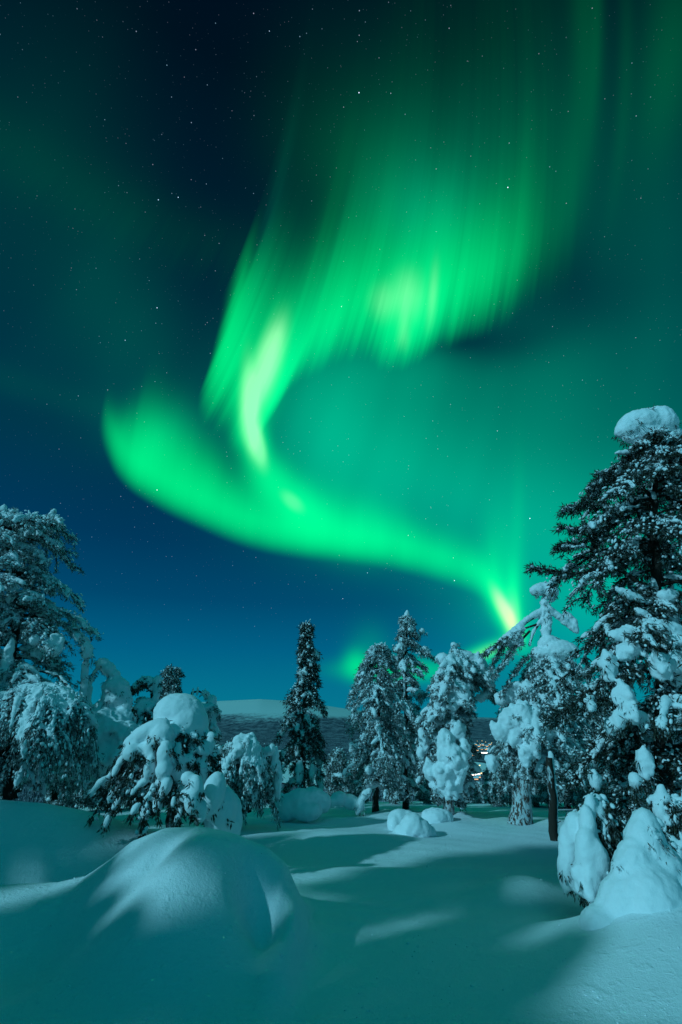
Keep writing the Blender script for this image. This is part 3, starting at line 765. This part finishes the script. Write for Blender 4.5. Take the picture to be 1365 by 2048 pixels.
# mushroom-topped tree
snowy_tree('snag_topped_pine', 'thick-trunked pine whose bare top wears a mushroom of snow with two arms', 11.2,
           [(1040, 1655), (1048, 1590), (1066, 1480), (1092, 1330), (1097, 1250), (1085, 1195)],
           [(1330, 1040, 1130), (1380, 1005, 1150), (1430, 985, 1160), (1490, 960, 1170), (1540, 975, 1170), (1585, 990, 1160)],
           .19, 21, nb=100, droop=.7, rise=.1, twigs=6, snow=.5, lump=.05, needles=13, nl=.08, nw=.009, voxel=.025, nubs=2.0, elong=1.7, bark=BARK_F,
           extra=[(1078, 1180, 19, 12, 0, 5, 0), (1100, 1183, 17, 16, 0, 0, 0), (1090, 1173, 24, 9, 0, 0, 0), (1104, 1194, 8, 10, 0), (1090, 1210, 9, 16, 0), (1094, 1240, 11, 20, 0), (1092, 1265, 9, 20, 0),
                  (1100, 1288, 24, 17, 0, 0, 0), (1124, 1300, 34, 20, -.1, -6, 0), (1104, 1306, 26, 12, -.1, 0, 0), (1076, 1308, 14, 15, 0), (1070, 1325, 24, 8, 0, 35),
                  (1030, 1280, 20, 16, 0), (1034, 1262, 22, 8, 0, 20),
                  (1022, 1440, 28, 24, -.5, 20), (1048, 1436, 22, 32, -.6), (1085, 1460, 40, 20, -.6, 15), (1110, 1450, 22, 18, -.6), (1065, 1485, 18, 30, -.7), (1052, 1512, 14, 22, -.72), (1000, 1465, 18, 20, -.5, 30), (1030, 1475, 14, 20, -.6),
                  (1092, 1400, 16, 20, -.4, 20), (1060, 1385, 16, 26, -.3, 25), (1035, 1380, 22, 18, 0, 30), (1008, 1395, 22, 16, 0, 30), (985, 1525, 13, 18, -.2)],
           limbs=[([(1092, 1222), (1060, 1238), (1030, 1262), (1005, 1278), (988, 1300)], 8, 3, 1.0, .05), ([(1100, 1222), (1125, 1240), (1150, 1262)], 7, 6, 1.1, 0), ([(1088, 1235), (1068, 1262), (1060, 1290)], 5, 3, .9, 0),
                  ([(1135, 1232), (1150, 1245), (1152, 1258)], 6, 5, 1.1, 0), ([(1085, 1395), (1058, 1375), (1050, 1400), (1035, 1420)], 7, 4, 1, -.3), ([(1085, 1245), (1035, 1262), (1000, 1285), (968, 1308)], 4, 2, 0, -.1), ([(1060, 1262), (1025, 1300), (990, 1350)], 4, 2, 0, -.3), ([(1088, 1300), (1045, 1320), (1005, 1385)], 5, 2, 0, -.2), ([(1088, 1310), (1060, 1350), (1040, 1400)], 5, 2, 0, -.4), ([(1040, 1262), (1010, 1282), (985, 1330)], 4, 2, 0, .2)])
# needle bunches hanging from the left arm of the snag top belong to a low spray of the same kind
snowy_tree('snow_draped_pine', 'snow-draped pine with a small ball on its tip and arched snowy right shoulder', 12.0,
           [(898, 1640), (900, 1560), (905, 1450), (908, 1340), (909, 1296)],
           [(1318, 898, 922), (1345, 868, 965), (1400, 838, 985), (1440, 836, 948), (1480, 828, 940), (1530, 828, 948), (1580, 840, 955), (1618, 858, 945)],
           .11, 31, nb=95, droop=.85, rise=.1, twigs=6, snow=.6, lump=.062, needles=13, nl=.08, nw=.009, voxel=.026, nubs=1.6, elong=1.5, bark=BARK_F,
           extra=[(909, 1291, 8, 7, 0, 0, 0), (908, 1308, 4, 9, 0, 0, 0), (885, 1318, 14, 13, 0, 0, 0), (900, 1350, 16, 12, -.2), (935, 1310, 24, 8, .1, -25, 0), (955, 1325, 22, 18, .2, -40), (970, 1350, 16, 24, .2, -20), (925, 1330, 26, 16, .2), (945, 1345, 24, 22, .3),
                  (980, 1375, 13, 16, .1), (968, 1392, 20, 8, 0, 25), (920, 1378, 20, 18, -.4), (928, 1395, 15, 18, -.45), (905, 1405, 13, 18, -.4), (875, 1375, 15, 11, -.3), (880, 1420, 14, 14, -.35), (847, 1480, 11, 26, -.2, 8), (842, 1505, 9, 14, -.2),
                  (890, 1485, 18, 30, -.6), (915, 1460, 16, 20, -.5), (905, 1510, 26, 24, -.7), (920, 1535, 16, 28, -.7), (885, 1545, 20, 24, -.65, 10), (860, 1540, 14, 20, -.5), (900, 1575, 22, 20, -.6), (930, 1500, 13, 22, -.6), (872, 1570, 12, 14, -.5)],
           limbs=[([(912, 1330), (940, 1330), (970, 1375), (990, 1400)], 5, 3, 0, .1)])
snowy_tree('snowy_spruce', 'slim spruce with sloping twigs and one white lump at its lower left', 12.6,
           [(752, 1632), (754, 1550), (757, 1450), (758, 1350), (757, 1288)],
           [(1300, 742, 775), (1335, 715, 795), (1380, 716, 805), (1440, 700, 820), (1500, 700, 830), (1550, 705, 840), (1600, 712, 830)],
           .07, 41, nb=85, droop=.95, rise=.02, twigs=7, tw_len=.42, snow=.45, lump=.036, needles=8, nl=.09, nw=.008, voxel=.024, nubs=2.6, elong=2.4, tiers=2.2,
           extra=[(757, 1298, 5, 12, 0), (710, 1496, 11, 13, -.2), (733, 1588, 16, 8, -.5, 45), (722, 1608, 8, 16, -.5, -10), (738, 1540, 9, 9, -.4)],
           limbs=[([(752, 1570), (738, 1575), (722, 1600), (716, 1625)], 6, 4, 1.2, -.5)])
snowy_tree('snowy_spruce', 'pointed spruce peeking out behind the slim spruce, its tip the highest of that pair', 14.0,
           [(812, 1640), (812, 1500), (812, 1330), (814, 1222)],
           [(1235, 806, 822), (1262, 792, 838), (1300, 775, 862), (1350, 778, 860), (1420, 765, 868), (1500, 765, 870), (1590, 770, 860)],
           .08, 43, nb=66, droop=.6, rise=.25, twigs=6, snow=.6, lump=.05, needles=9, nl=.09, nw=.009, voxel=.03, nubs=2.2, elong=1.6, tiers=2.0,
           extra=[(815, 1228, 5, 9, 0), (814, 1248, 9, 12, 0), (852, 1302, 10, 9, 0), (845, 1262, 7, 6, 0)])
# dark central spruce
snowy_tree('snowy_spruce', 'lone narrow dark spruce standing against the fell in the middle of the view', 13.5,
           [(606, 1600), (607, 1500), (612, 1350), (614, 1248)],
           [(1250, 612, 616), (1275, 608, 620), (1300, 603, 634), (1322, 602, 626), (1348, 594, 636), (1375, 588, 642), (1400, 580, 640), (1430, 568, 652), (1480, 566, 640), (1520, 556, 648), (1575, 556, 658), (1596, 562, 656)],
           .07, 51, nb=74, droop=.95, rise=.05, twigs=6, tw_len=.5, snow=.35, lump=.05, needles=8, nl=.10, nw=.009, voxel=.03, nubs=1.8, frost=False, elong=1.6, tiers=1.9,
           extra=[(628, 1305, 9, 9, 0), (636, 1312, 6, 8, 0), (637, 1500, 9, 40, .2, 4), (600, 1545, 9, 26, -.3), (625, 1540, 7, 26, -.3), (640, 1560, 9, 26, 0, 6), (595, 1500, 6, 16, -.2)])
# left group
snowy_tree('tall_snowy_pine', 'tall broad frosted pine at the left edge, highest tree on that side', 9.0,
           [(20, 1590), (22, 1450), (24, 1300), (30, 1150), (20, 1040)],
           [(1025, -40, 66), (1055, -60, 178), (1120, -80, 170), (1165, -90, 145), (1210, -100, 168), (1300, -100, 172), (1380, -110, 172), (1460, -110, 170), (1560, -100, 150)],
           .13, 61, nb=110, droop=.55, rise=.25, twigs=7, snow=.5, lump=.045, needles=11, nl=.085, nw=.008, voxel=.025, nubs=2.6, elong=1.8,
           extra=[(12, 1040, 16, 16, 0), (8, 1018, 7, 9, 0), (65, 1048, 15, 9, 0), (106, 1030, 8, 12, 0), (100, 1045, 14, 6, 0, 20), (40, 1110, 10, 24, 0), (25, 1180, 10, 30, -.3), (8, 1235, 13, 24, -.3), (15, 1320, 11, 50, -.4),
                  (110, 1290, 18, 26, -.4), (70, 1280, 12, 12, -.4), (172, 1300, 9, 20, 0), (170, 1350, 8, 50, .1, 4)],
           limbs=[([(30, 1080), (60, 1060), (95, 1052), (108, 1025)], 8, 4, 1, 0), ([(30, 1330), (75, 1340), (120, 1352), (150, 1390)], 5, 3, 1, -.3)])
snowy_tree('bowed_snowy_tree', 'bowed low tree under the tall left pine, curtained with frosted twigs', 8.3,
           [(20, 1600), (10, 1500), (40, 1420), (88, 1372)],
           [(1385, 40, 130), (1420, -50, 148), (1470, -70, 155), (1530, -80, 165), (1580, -80, 90)],
           .08, 71, nb=80, droop=1.6, rise=.05, twigs=8, tw_len=.5, snow=.5, lump=.036, needles=10, nl=.075, nw=.007, voxel=.022, nubs=2.6, hang=.9, elong=2.4,
           extra=[(88, 1376, 16, 9, 0), (70, 1388, 22, 9, 0, 25), (45, 1398, 18, 10, 0, 25), (15, 1392, 22, 9, -.1, -20), (8, 1430, 10, 36, -.3), (105, 1395, 14, 16, -.1, -30), (62, 1430, 6, 34, -.3), (88, 1420, 6, 24, -.3, 6), (120, 1410, 9, 20, 0)])
snowy_tree('frosted_thicket', 'low frosted thicket in the gap behind the bowed tree at left', 11.0,
           [(110, 1600), (112, 1480)],
           [(1430, 70, 175), (1500, 60, 185), (1560, 60, 190), (1578, 70, 180)],
           .05, 73, nb=70, droop=1.0, rise=.1, twigs=5, snow=.8, lump=.06, needles=9, nl=.08, nw=.010, voxel=.034, nubs=1.2, hang=.5, elong=1.5, cat='shrub')
snowy_tree('snow_figure_tree', 'snow-encased stem with a backward-hooked snow finger over a round snow boulder on top', 9.4,
           [(215, 1600), (212, 1500), (215, 1430)],
           [(1420, 170, 250), (1470, 150, 265), (1530, 150, 270), (1585, 160, 260)],
           .06, 81, nb=50, droop=.9, rise=.1, twigs=4, snow=.85, lump=.09, needles=9, nl=.07, nw=.009, voxel=.026, nubs=.6, hang=.3,
           extra=[(233, 1376, 28, 22, 0, -10, 0), (240, 1392, 24, 20, 0, 0, 0), (222, 1396, 18, 18, 0, 0, 0), (254, 1408, 11, 24, 0, 0, 0), (206, 1328, 15, 12, 0, -25, 0), (218, 1338, 15, 13, 0, -40, 0), (228, 1352, 11, 14, 0, -50, 0), (197, 1328, 7, 9, 0), (190, 1345, 5, 14, 0, -25),
                  (182, 1362, 5, 14, 0, -20, 0), (172, 1395, 11, 30, 0, 0, 0), (168, 1425, 13, 30, 0, 0, 0), (200, 1420, 16, 18, 0), (235, 1440, 36, 26, 0), (205, 1470, 26, 30, -.2), (255, 1470, 24, 30, -.2), (235, 1520, 22, 30, -.3), (200, 1530, 16, 24, -.3)])
snowy_tree('snow_figure_tree', 'thin crooked stem topped by a two-lobed snow head leaning left beside the tiny spruce', 9.8,
           [(300, 1560), (303, 1450), (305, 1380)],
           [(1420, 270, 325), (1480, 262, 330), (1550, 262, 330)],
           .05, 83, nb=36, droop=.8, rise=.1, twigs=4, snow=.6, lump=.07, needles=12, nl=.07, nw=.009, voxel=.024, nubs=.4, frost=False,
           extra=[(286, 1362, 10, 11, 0), (272, 1371, 6, 9, 0), (298, 1360, 9, 9, 0), (314, 1366, 10, 16, 0), (316, 1382, 9, 16, 0), (312, 1400, 7, 16, 0), (284, 1402, 12, 10, .1), (290, 1415, 10, 10, .1)],
           limbs=[([(303, 1410), (304, 1380), (296, 1366), (282, 1368), (272, 1376)], 4, 3, 0, 0)])
snowy_tree('small_spruce', 'tiny spruce tip showing above the round snow ball', 13.0,
           [(345, 1560), (345, 1420), (344, 1326)],
           [(1340, 332, 362), (1360, 330, 364), (1390, 322, 368), (1450, 315, 375), (1530, 310, 380)],
           .05, 85, nb=50, droop=.7, rise=.1, twigs=4, snow=.3, lump=.045, needles=12, nl=.09, nw=.011, voxel=.034, nubs=1.5)
snowy_tree('leaning_snowy_tree', 'frosted tree bent over to the right behind the round snow ball', 11.0,
           [(380, 1560), (378, 1440), (385, 1380), (410, 1385), (428, 1420)],
           [(1385, 365, 430), (1420, 370, 442), (1470, 390, 442), (1520, 380, 440)],
           .05, 87, nb=46, droop=1.1, rise=.1, twigs=4, snow=.85, lump=.075, needles=9, nl=.07, nw=.009, voxel=.03, nubs=1.2, hang=.5,
           extra=[(412, 1388, 12, 7, 0, -30), (424, 1402, 11, 12, 0), (430, 1420, 8, 14, 0), (428, 1445, 7, 18, 0), (432, 1470, 7, 18, 0)])
snowy_tree('ball_topped_tree', 'tree with a huge round snow ball on top and fat snow paws', 7.2,
           [(345, 1680), (345, 1590), (352, 1500), (362, 1440)],
           [(1470, 290, 400), (1500, 245, 415), (1550, 215, 440), (1600, 200, 470), (1635, 205, 480)],
           .07, 91, nb=80, droop=.95, rise=.1, twigs=6, tw_len=.4, snow=.55, lump=.055, needles=12, nl=.07, nw=.009, voxel=.022, nubs=.5, frost=False, hang=.4, relief=.02, elong=1.3,
           extra=[(360, 1428, 54, 40, 0, -8, 0), (372, 1450, 46, 46, 0, 0, 0), (388, 1474, 30, 40, 0, 0, 0), (383, 1505, 16, 34, 0),
                  (300, 1462, 44, 18, -.4, 24, 0), (325, 1470, 24, 22, -.45, 0, 0), (268, 1480, 24, 13, -.4, 32, 0), (264, 1506, 18, 17, -.5, 0, 0), (283, 1500, 7, 12, -.5, 0, 0), (301, 1498, 13, 22, -.5, 0, 0), (300, 1532, 11, 24, -.55, -6, 0), (330, 1510, 16, 28, -.6, 0, 0), (328, 1540, 17, 20, -.62, 0, 0),
                  (352, 1530, 20, 34, -.4, 0, 0), (334, 1572, 12, 18, -.65, -10, 0), (325, 1590, 9, 15, -.65, 0, 0),
                  (378, 1558, 16, 14, -.8, -20, 0), (394, 1572, 14, 22, -.85, 18, 0), (386, 1600, 18, 26, -.85, 8, 0), (366, 1592, 7, 12, -.85, 0, 0), (425, 1590, 24, 44, -.5, -14, 0), (440, 1620, 34, 48, -.25, 0, 0), (462, 1640, 24, 50, -.1, 0, 0), (404, 1622, 11, 22, -.8, 0, 0), (348, 1605, 6, 14, -.8), (362, 1624, 6, 16, -.8), (353, 1640, 6, 14, -.8),
                  (408, 1550, 18, 34, -.2, 10, 0), (412, 1500, 14, 30, -.1, -24, 0), (424, 1476, 11, 14, -.1, 40, 0)],
           limbs=[])
snowy_tree('umbrella_snowy_tree', 'umbrella-shaped tree with domed snow hood and long frosted fringes', 10.2,
           [(492, 1625), (490, 1560), (486, 1490)],
           [(1478, 450, 525), (1500, 428, 545), (1540, 425, 560), (1585, 432, 565), (1622, 440, 560)],
           .08, 95, nb=90, droop=1.7, rise=.05, twigs=8, tw_len=.45, snow=.55, lump=.036, needles=9, nl=.075, nw=.008, voxel=.022, nubs=2.2, hang=1.3, elong=2.0,
           extra=[(488, 1482, 26, 15, -.2), (478, 1497, 18, 20, -.35), (492, 1500, 10, 22, -.4), (508, 1500, 14, 22, -.3), (468, 1508, 12, 18, -.35), (452, 1530, 9, 18, -.3), (436, 1500, 9, 12, -.2), (495, 1522, 7, 8, -.45), (518, 1530, 8, 18, -.3),
                  (408, 1478, 12, 12, 0, 30), (402, 1494, 9, 18, 0, -14), (540, 1500, 10, 14, 0, -40), (550, 1520, 9, 26, .1), (556, 1560, 9, 40, .2)])
# small trees farther back, one of a few kinds repeated
t0 = snowy_tree('small_spruce', 'small bushy spruce just right of the dark central spruce', 17.0,
           [(676, 1600), (676, 1540), (676, 1497)],
           [(1504, 671, 681), (1522, 662, 692), (1545, 655, 702), (1570, 650, 706), (1592, 652, 702)],
           .05, 101, nb=60, droop=.6, rise=.15, twigs=4, snow=.55, lump=.07, needles=10, nl=.11, nw=.014, voxel=.045, nubs=1.2, group='small spruces at the edge of the slope')
B0 = t0.location.copy()
for i, (px, py, Y, s, lab) in enumerate([
        (712, 1596, 18, .95, 'small spruce between the bushy one and the slim spruce'), (540, 1592, 20, .8, 'small spruce half hidden left of the dark central spruce'), (962, 1604, 19, .5, 'small spruce in the gap below the village lights'),
        (1000, 1606, 17, 1.0, 'small spruce left of the thick frosted trunk, behind it'), (1075, 1608, 17, 1.5, 'small spruce right behind the thick frosted trunk'), (1135, 1612, 16, 1.7, 'small spruce behind the dark snapped stem'),
        (1180, 1610, 15, 1.9, 'small spruce in the gloom left of the hanging snow lobes'), (935, 1600, 22, .55, 'small spruce right of the snow-draped pine, far side'), (860, 1603, 18, 1.1, 'small spruce behind the foot of the snow-draped pine'),
        (795, 1604, 17, 1.0, 'small spruce behind the twin snow humps'), (494, 1560, 30, .85, 'spruce tip showing over the domed snow hood'), (1015, 1600, 24, 1.7, 'taller spruce in the gloom behind the thick frosted trunk'), (1230, 1612, 14, 2.2, 'spruce hidden behind the towering spruce'),
        (150, 1590, 14, 1.4, 'spruce behind the frosted thicket at left'), (235, 1590, 15, 1.5, 'spruce behind the hooked snow figure')]):
    p = at(px, py, Y); c = copy_tree(t0, (p[0], p[1], float(ground_h(p[0], p[1])) - .05), i * 1.3, s, lab)
# dark snapped stem
def stem(name, label, Y, line, r, mat_, snowside=True):
    pts = np.array([at(a, b, Y) for a, b in line]); root = empty(name, pts[0]); mb = MB()
    uu = np.linspace(0, len(line) - 1, 16); q = np.stack([np.interp(uu, np.arange(len(line)), pts[:, i]) for i in range(3)], 1)
    q[1:-1] += np.random.default_rng(2).normal(0, .005, (14, 3)); [tube(mb, [q[i_], q[i_] + np.array([sx_, -.02, .06])], [.012, .005], 5) for i_, sx_ in ((3, .13), (7, -.11), (11, .16), (13, -.15))]; tube(mb, q, np.linspace(r, r * .75, 16), 10, False)
    link('trunk', mb.mesh('trunk', mat_, pts[0]), root); tag(root, label, 'dead tree')
    B = Blobs(); rng = np.random.default_rng(4)
    for i in range(0, 16):
        B.add(q[i] + np.array([r * .5, r * .25, 0]), np.diag([r * .75, r * .7, r * rng.uniform(1.2, 2)]))
    link('snow', baked_snow(B, .016, .02, .1, mat=SNOW, origin=pts[0]), root)
    return root
stem('dead_stem', 'thin dark dead stem with snow plastered down its right side, standing before the shaded spruces', 9.6, [(1111, 1692), (1106, 1640), (1107, 1600), (1101, 1550), (1099, 1515)], .072, BARK)
# humps and laden bushes
heap('snow_covered_boulder', 'bright rounded snow hump, left one of the pair at the foot of the slim spruce', 10.6, [(800, 1640, 24, 20, .2), (790, 1648, 16, 18, .1), (815, 1642, 20, 20, .2)], voxel=.025)
heap('snow_covered_boulder', 'shaded lumpy snow hump directly in front of the two bright humps', 9.9, [(826, 1652, 26, 24, 0), (842, 1660, 22, 22, 0), (812, 1664, 24, 18, 0), (800, 1672, 26, 8, 0), (855, 1668, 18, 16, .1)], voxel=.025)
heap('snow_covered_boulder', 'bright rounded snow hump against the trunk of the snow-draped pine', 11.4, [(872, 1634, 28, 17, 0), (890, 1638, 17, 17, 0), (858, 1636, 16, 16, 0)], voxel=.025)
heap('snow_covered_bush', 'shaded snow-buried bush at the foot of the dark central spruce', 11.6, [(600, 1605, 30, 26, 0, 0), (625, 1598, 28, 22, .2), (580, 1615, 26, 26, 0), (645, 1606, 18, 20, .2), (612, 1622, 34, 18, -.1), (560, 1612, 16, 24, .2)], voxel=.03)
heap('snow_covered_bush', 'low snow-buried bush between the central spruce and the slim spruce', 12.2, [(678, 1598, 18, 14, 0), (700, 1604, 18, 14, .1), (664, 1604, 10, 10, -.1), (716, 1610, 14, 12, 0)], voxel=.03)
snowy_tree('snow_lobe_sapling', 'sapling bent under two tall hanging snow lobes left of the big snow cone', 5.5,
           [(1200, 1800), (1205, 1700), (1195, 1600)],
           [(1600, 1170, 1235), (1680, 1150, 1250), (1750, 1145, 1250), (1810, 1165, 1235)],
           .04, 111, nb=34, droop=1.3, rise=.1, twigs=4, snow=.2, lump=.05, needles=16, nl=.06, nw=.006, voxel=.018, nubs=.8, hang=.9, relief=.022, frost=False,
           extra=[(1182, 1620, 12, 30, -.1, -8, 0), (1178, 1660, 17, 46, -.15, 0, 0), (1174, 1710, 24, 50, -.2, -4, 0), (1180, 1760, 28, 40, -.22), (1192, 1720, 26, 50, -.2, 8, 0), (1196, 1775, 24, 30, -.2), (1200, 1740, 16, 44, -.15, 10),
                  (1150, 1660, 22, 34, 0, -10, 0), (1138, 1700, 20, 50, .05, -6, 0), (1130, 1745, 15, 36, .05, -4), (1158, 1690, 18, 40, .05), (1192, 1800, 12, 14, -.2), (1184, 1818, 8, 10, -.2), (1210, 1610, 10, 24, .1, 10), (1152, 1762, 12, 26, .0)])
snowy_tree('snow_cone', 'great smooth cone of snow burying a young tree at the lower right corner', 4.9,
     [(1300, 1900), (1300, 1760), (1290, 1640)], [(1650, 1272, 1310), (1720, 1240, 1345), (1780, 1222, 1370), (1810, 1215, 1380)],
     .03, 117, nb=9, droop=1.0, rise=.1, twigs=3, snow=0, needles=8, nl=.05, nw=.005, voxel=.02, nubs=.3, relief=.032, frost=True, hang=.5, cat='snow heap',
     extra=[(1292, 1654, 27, 34, 0, 0, 0), (1294, 1695, 40, 60, 0, 0, 0), (1268, 1755, 42, 74, -.05, -16, 0), (1326, 1760, 50, 84, 0, 10, 0), (1244, 1822, 50, 72, -.08, -26, 0), (1356, 1820, 58, 90, 0, 14, 0), (1302, 1826, 78, 92, -.1, 0, 0), (1212, 1872, 52, 56, -.1, -36, 0), (1395, 1850, 80, 90, -.1, 20, 0), (1300, 1890, 140, 56, -.15, 0, 0), (1284, 1668, 20, 34, -.03, -12, 0),
            (1236, 1730, 10, 11, -.1)])
snowy_tree('snow_lobe_sapling', 'snow-hung sapling at the very right edge behind the big snow cone', 5.7,
           [(1350, 1800), (1350, 1700), (1345, 1600)],
           [(1590, 1310, 1390), (1680, 1300, 1420), (1760, 1300, 1430)],
           .04, 113, nb=34, droop=1.3, rise=.1, twigs=4, snow=.3, lump=.055, needles=16, nl=.06, nw=.006, voxel=.018, nubs=.8, hang=.8, relief=.022, frost=False,
           extra=[(1325, 1600, 12, 34, 0, -10), (1330, 1640, 18, 36, 0), (1345, 1680, 22, 44, 0), (1355, 1620, 14, 30, 0), (1360, 1720, 20, 40, 0), (1335, 1720, 14, 30, 0)])
# the trees behind and left of the camera that throw the shade over the foreground
UX, UY = 0.8214, 0.5704
def behind(q, s): return q * UX + s * UY, q * UY - s * UX
x0, y0 = behind(-8, -3.6)
g0 = snowy_tree('snowy_spruce', 'tall snow-laden spruce standing beside the camera to the left, outside the view', y0, [(0, 0), (0, 3.5), (.05, 7.0)],
                [(.4, -1.05, 1.05), (2, -1.1, 1.05), (3.6, -.95, .95), (5, -.75, .75), (6.2, -.45, .45), (7, -.08, .1)], .13, 201, nb=130, droop=.6, twigs=6, snow=.5, lump=.07, needles=7, nl=.12, nw=.020, voxel=.045, nubs=.3,
                metres=(x0, y0, float(ground_h(x0, y0)) - .1), group='spruces beside the camera')
for i, (q, s, k) in enumerate([(-8, -1.2, .90), (-8, -.5, .95), (-8.1, -2.35, .85), (-8, -2.9, .94), (-8.5, -4.0, .80), (-8.5, -4.75, .74), (-7.5, -4.25, .63), (-7.4, -4.85, .64), (-7.6, -5.5, .60), (-6.5, -3.95, .66), (-6.4, -4.35, .65), (-6.6, -4.8, .66), (-6.5, -5.25, .68), (-8.5, -5.2, .78), (-8.5, -5.75, .68), (-8.2, -6.25, .86), (-8.2, -7.6, .86), (-8, -6.9, .84), (-8.6, -8.1, 1.0), (-8, -9.9, 1.0), (-9, -12.1, 1.35), (-8, -13.4, 1.15)]):
    x, y = behind(q, s); copy_tree(g0, (x, y, float(ground_h(x, y)) - .1), i * 1.7, k)
x0, y0 = behind(-8, -5.0)
snowy_tree('tall_pine', 'tall pine with a bare lower trunk and high crown beside the camera, outside the view', y0, [(0, 0), (0, 5), (.05, 9.6)],
           [(6.05, -1.1, 1.2), (7.2, -1.15, 1.3), (8.5, -.8, .8), (9.6, -.2, .2)], .07, 203, nb=70, droop=.3, rise=.25, twigs=6, snow=.8, lump=.09, needles=14, nl=.13, nw=.03, voxel=.05, nubs=.3,
           metres=(x0, y0, float(ground_h(x0, y0)) - .1))

# crumbs of snow fallen and blown over the near drift
def crumbs():
    rng = np.random.default_rng(9); B = Blobs(); n = 1500
    y = 2.4 + 5.5 * rng.uniform(0, 1, n) ** 1.8; x = rng.uniform(-.75, .75, n) * y
    z = ground_h(x, y); cl = np.array([mnoise.noise(Vector((a * 1.1, b * 1.6, 3))) for a, b in zip(x, y)])
    for i in range(n):
        if cl[i] < rng.uniform(-.25, .45): continue
        r = rng.uniform(.003, .008) * (1 + (rng.uniform() < .06) * 1.2)
        B.add((x[i], y[i], z[i] + r * .15), ellA(rng.normal(0, 1, 3) * (1, 1, .2), r * 1.5, r, r * .7))
    mb = MB(); B.to(mb, SPL); return mb.mesh('snow_crumbs', SNOW_G)
struct(link('snow_crumbs', crumbs()), 'stuff')
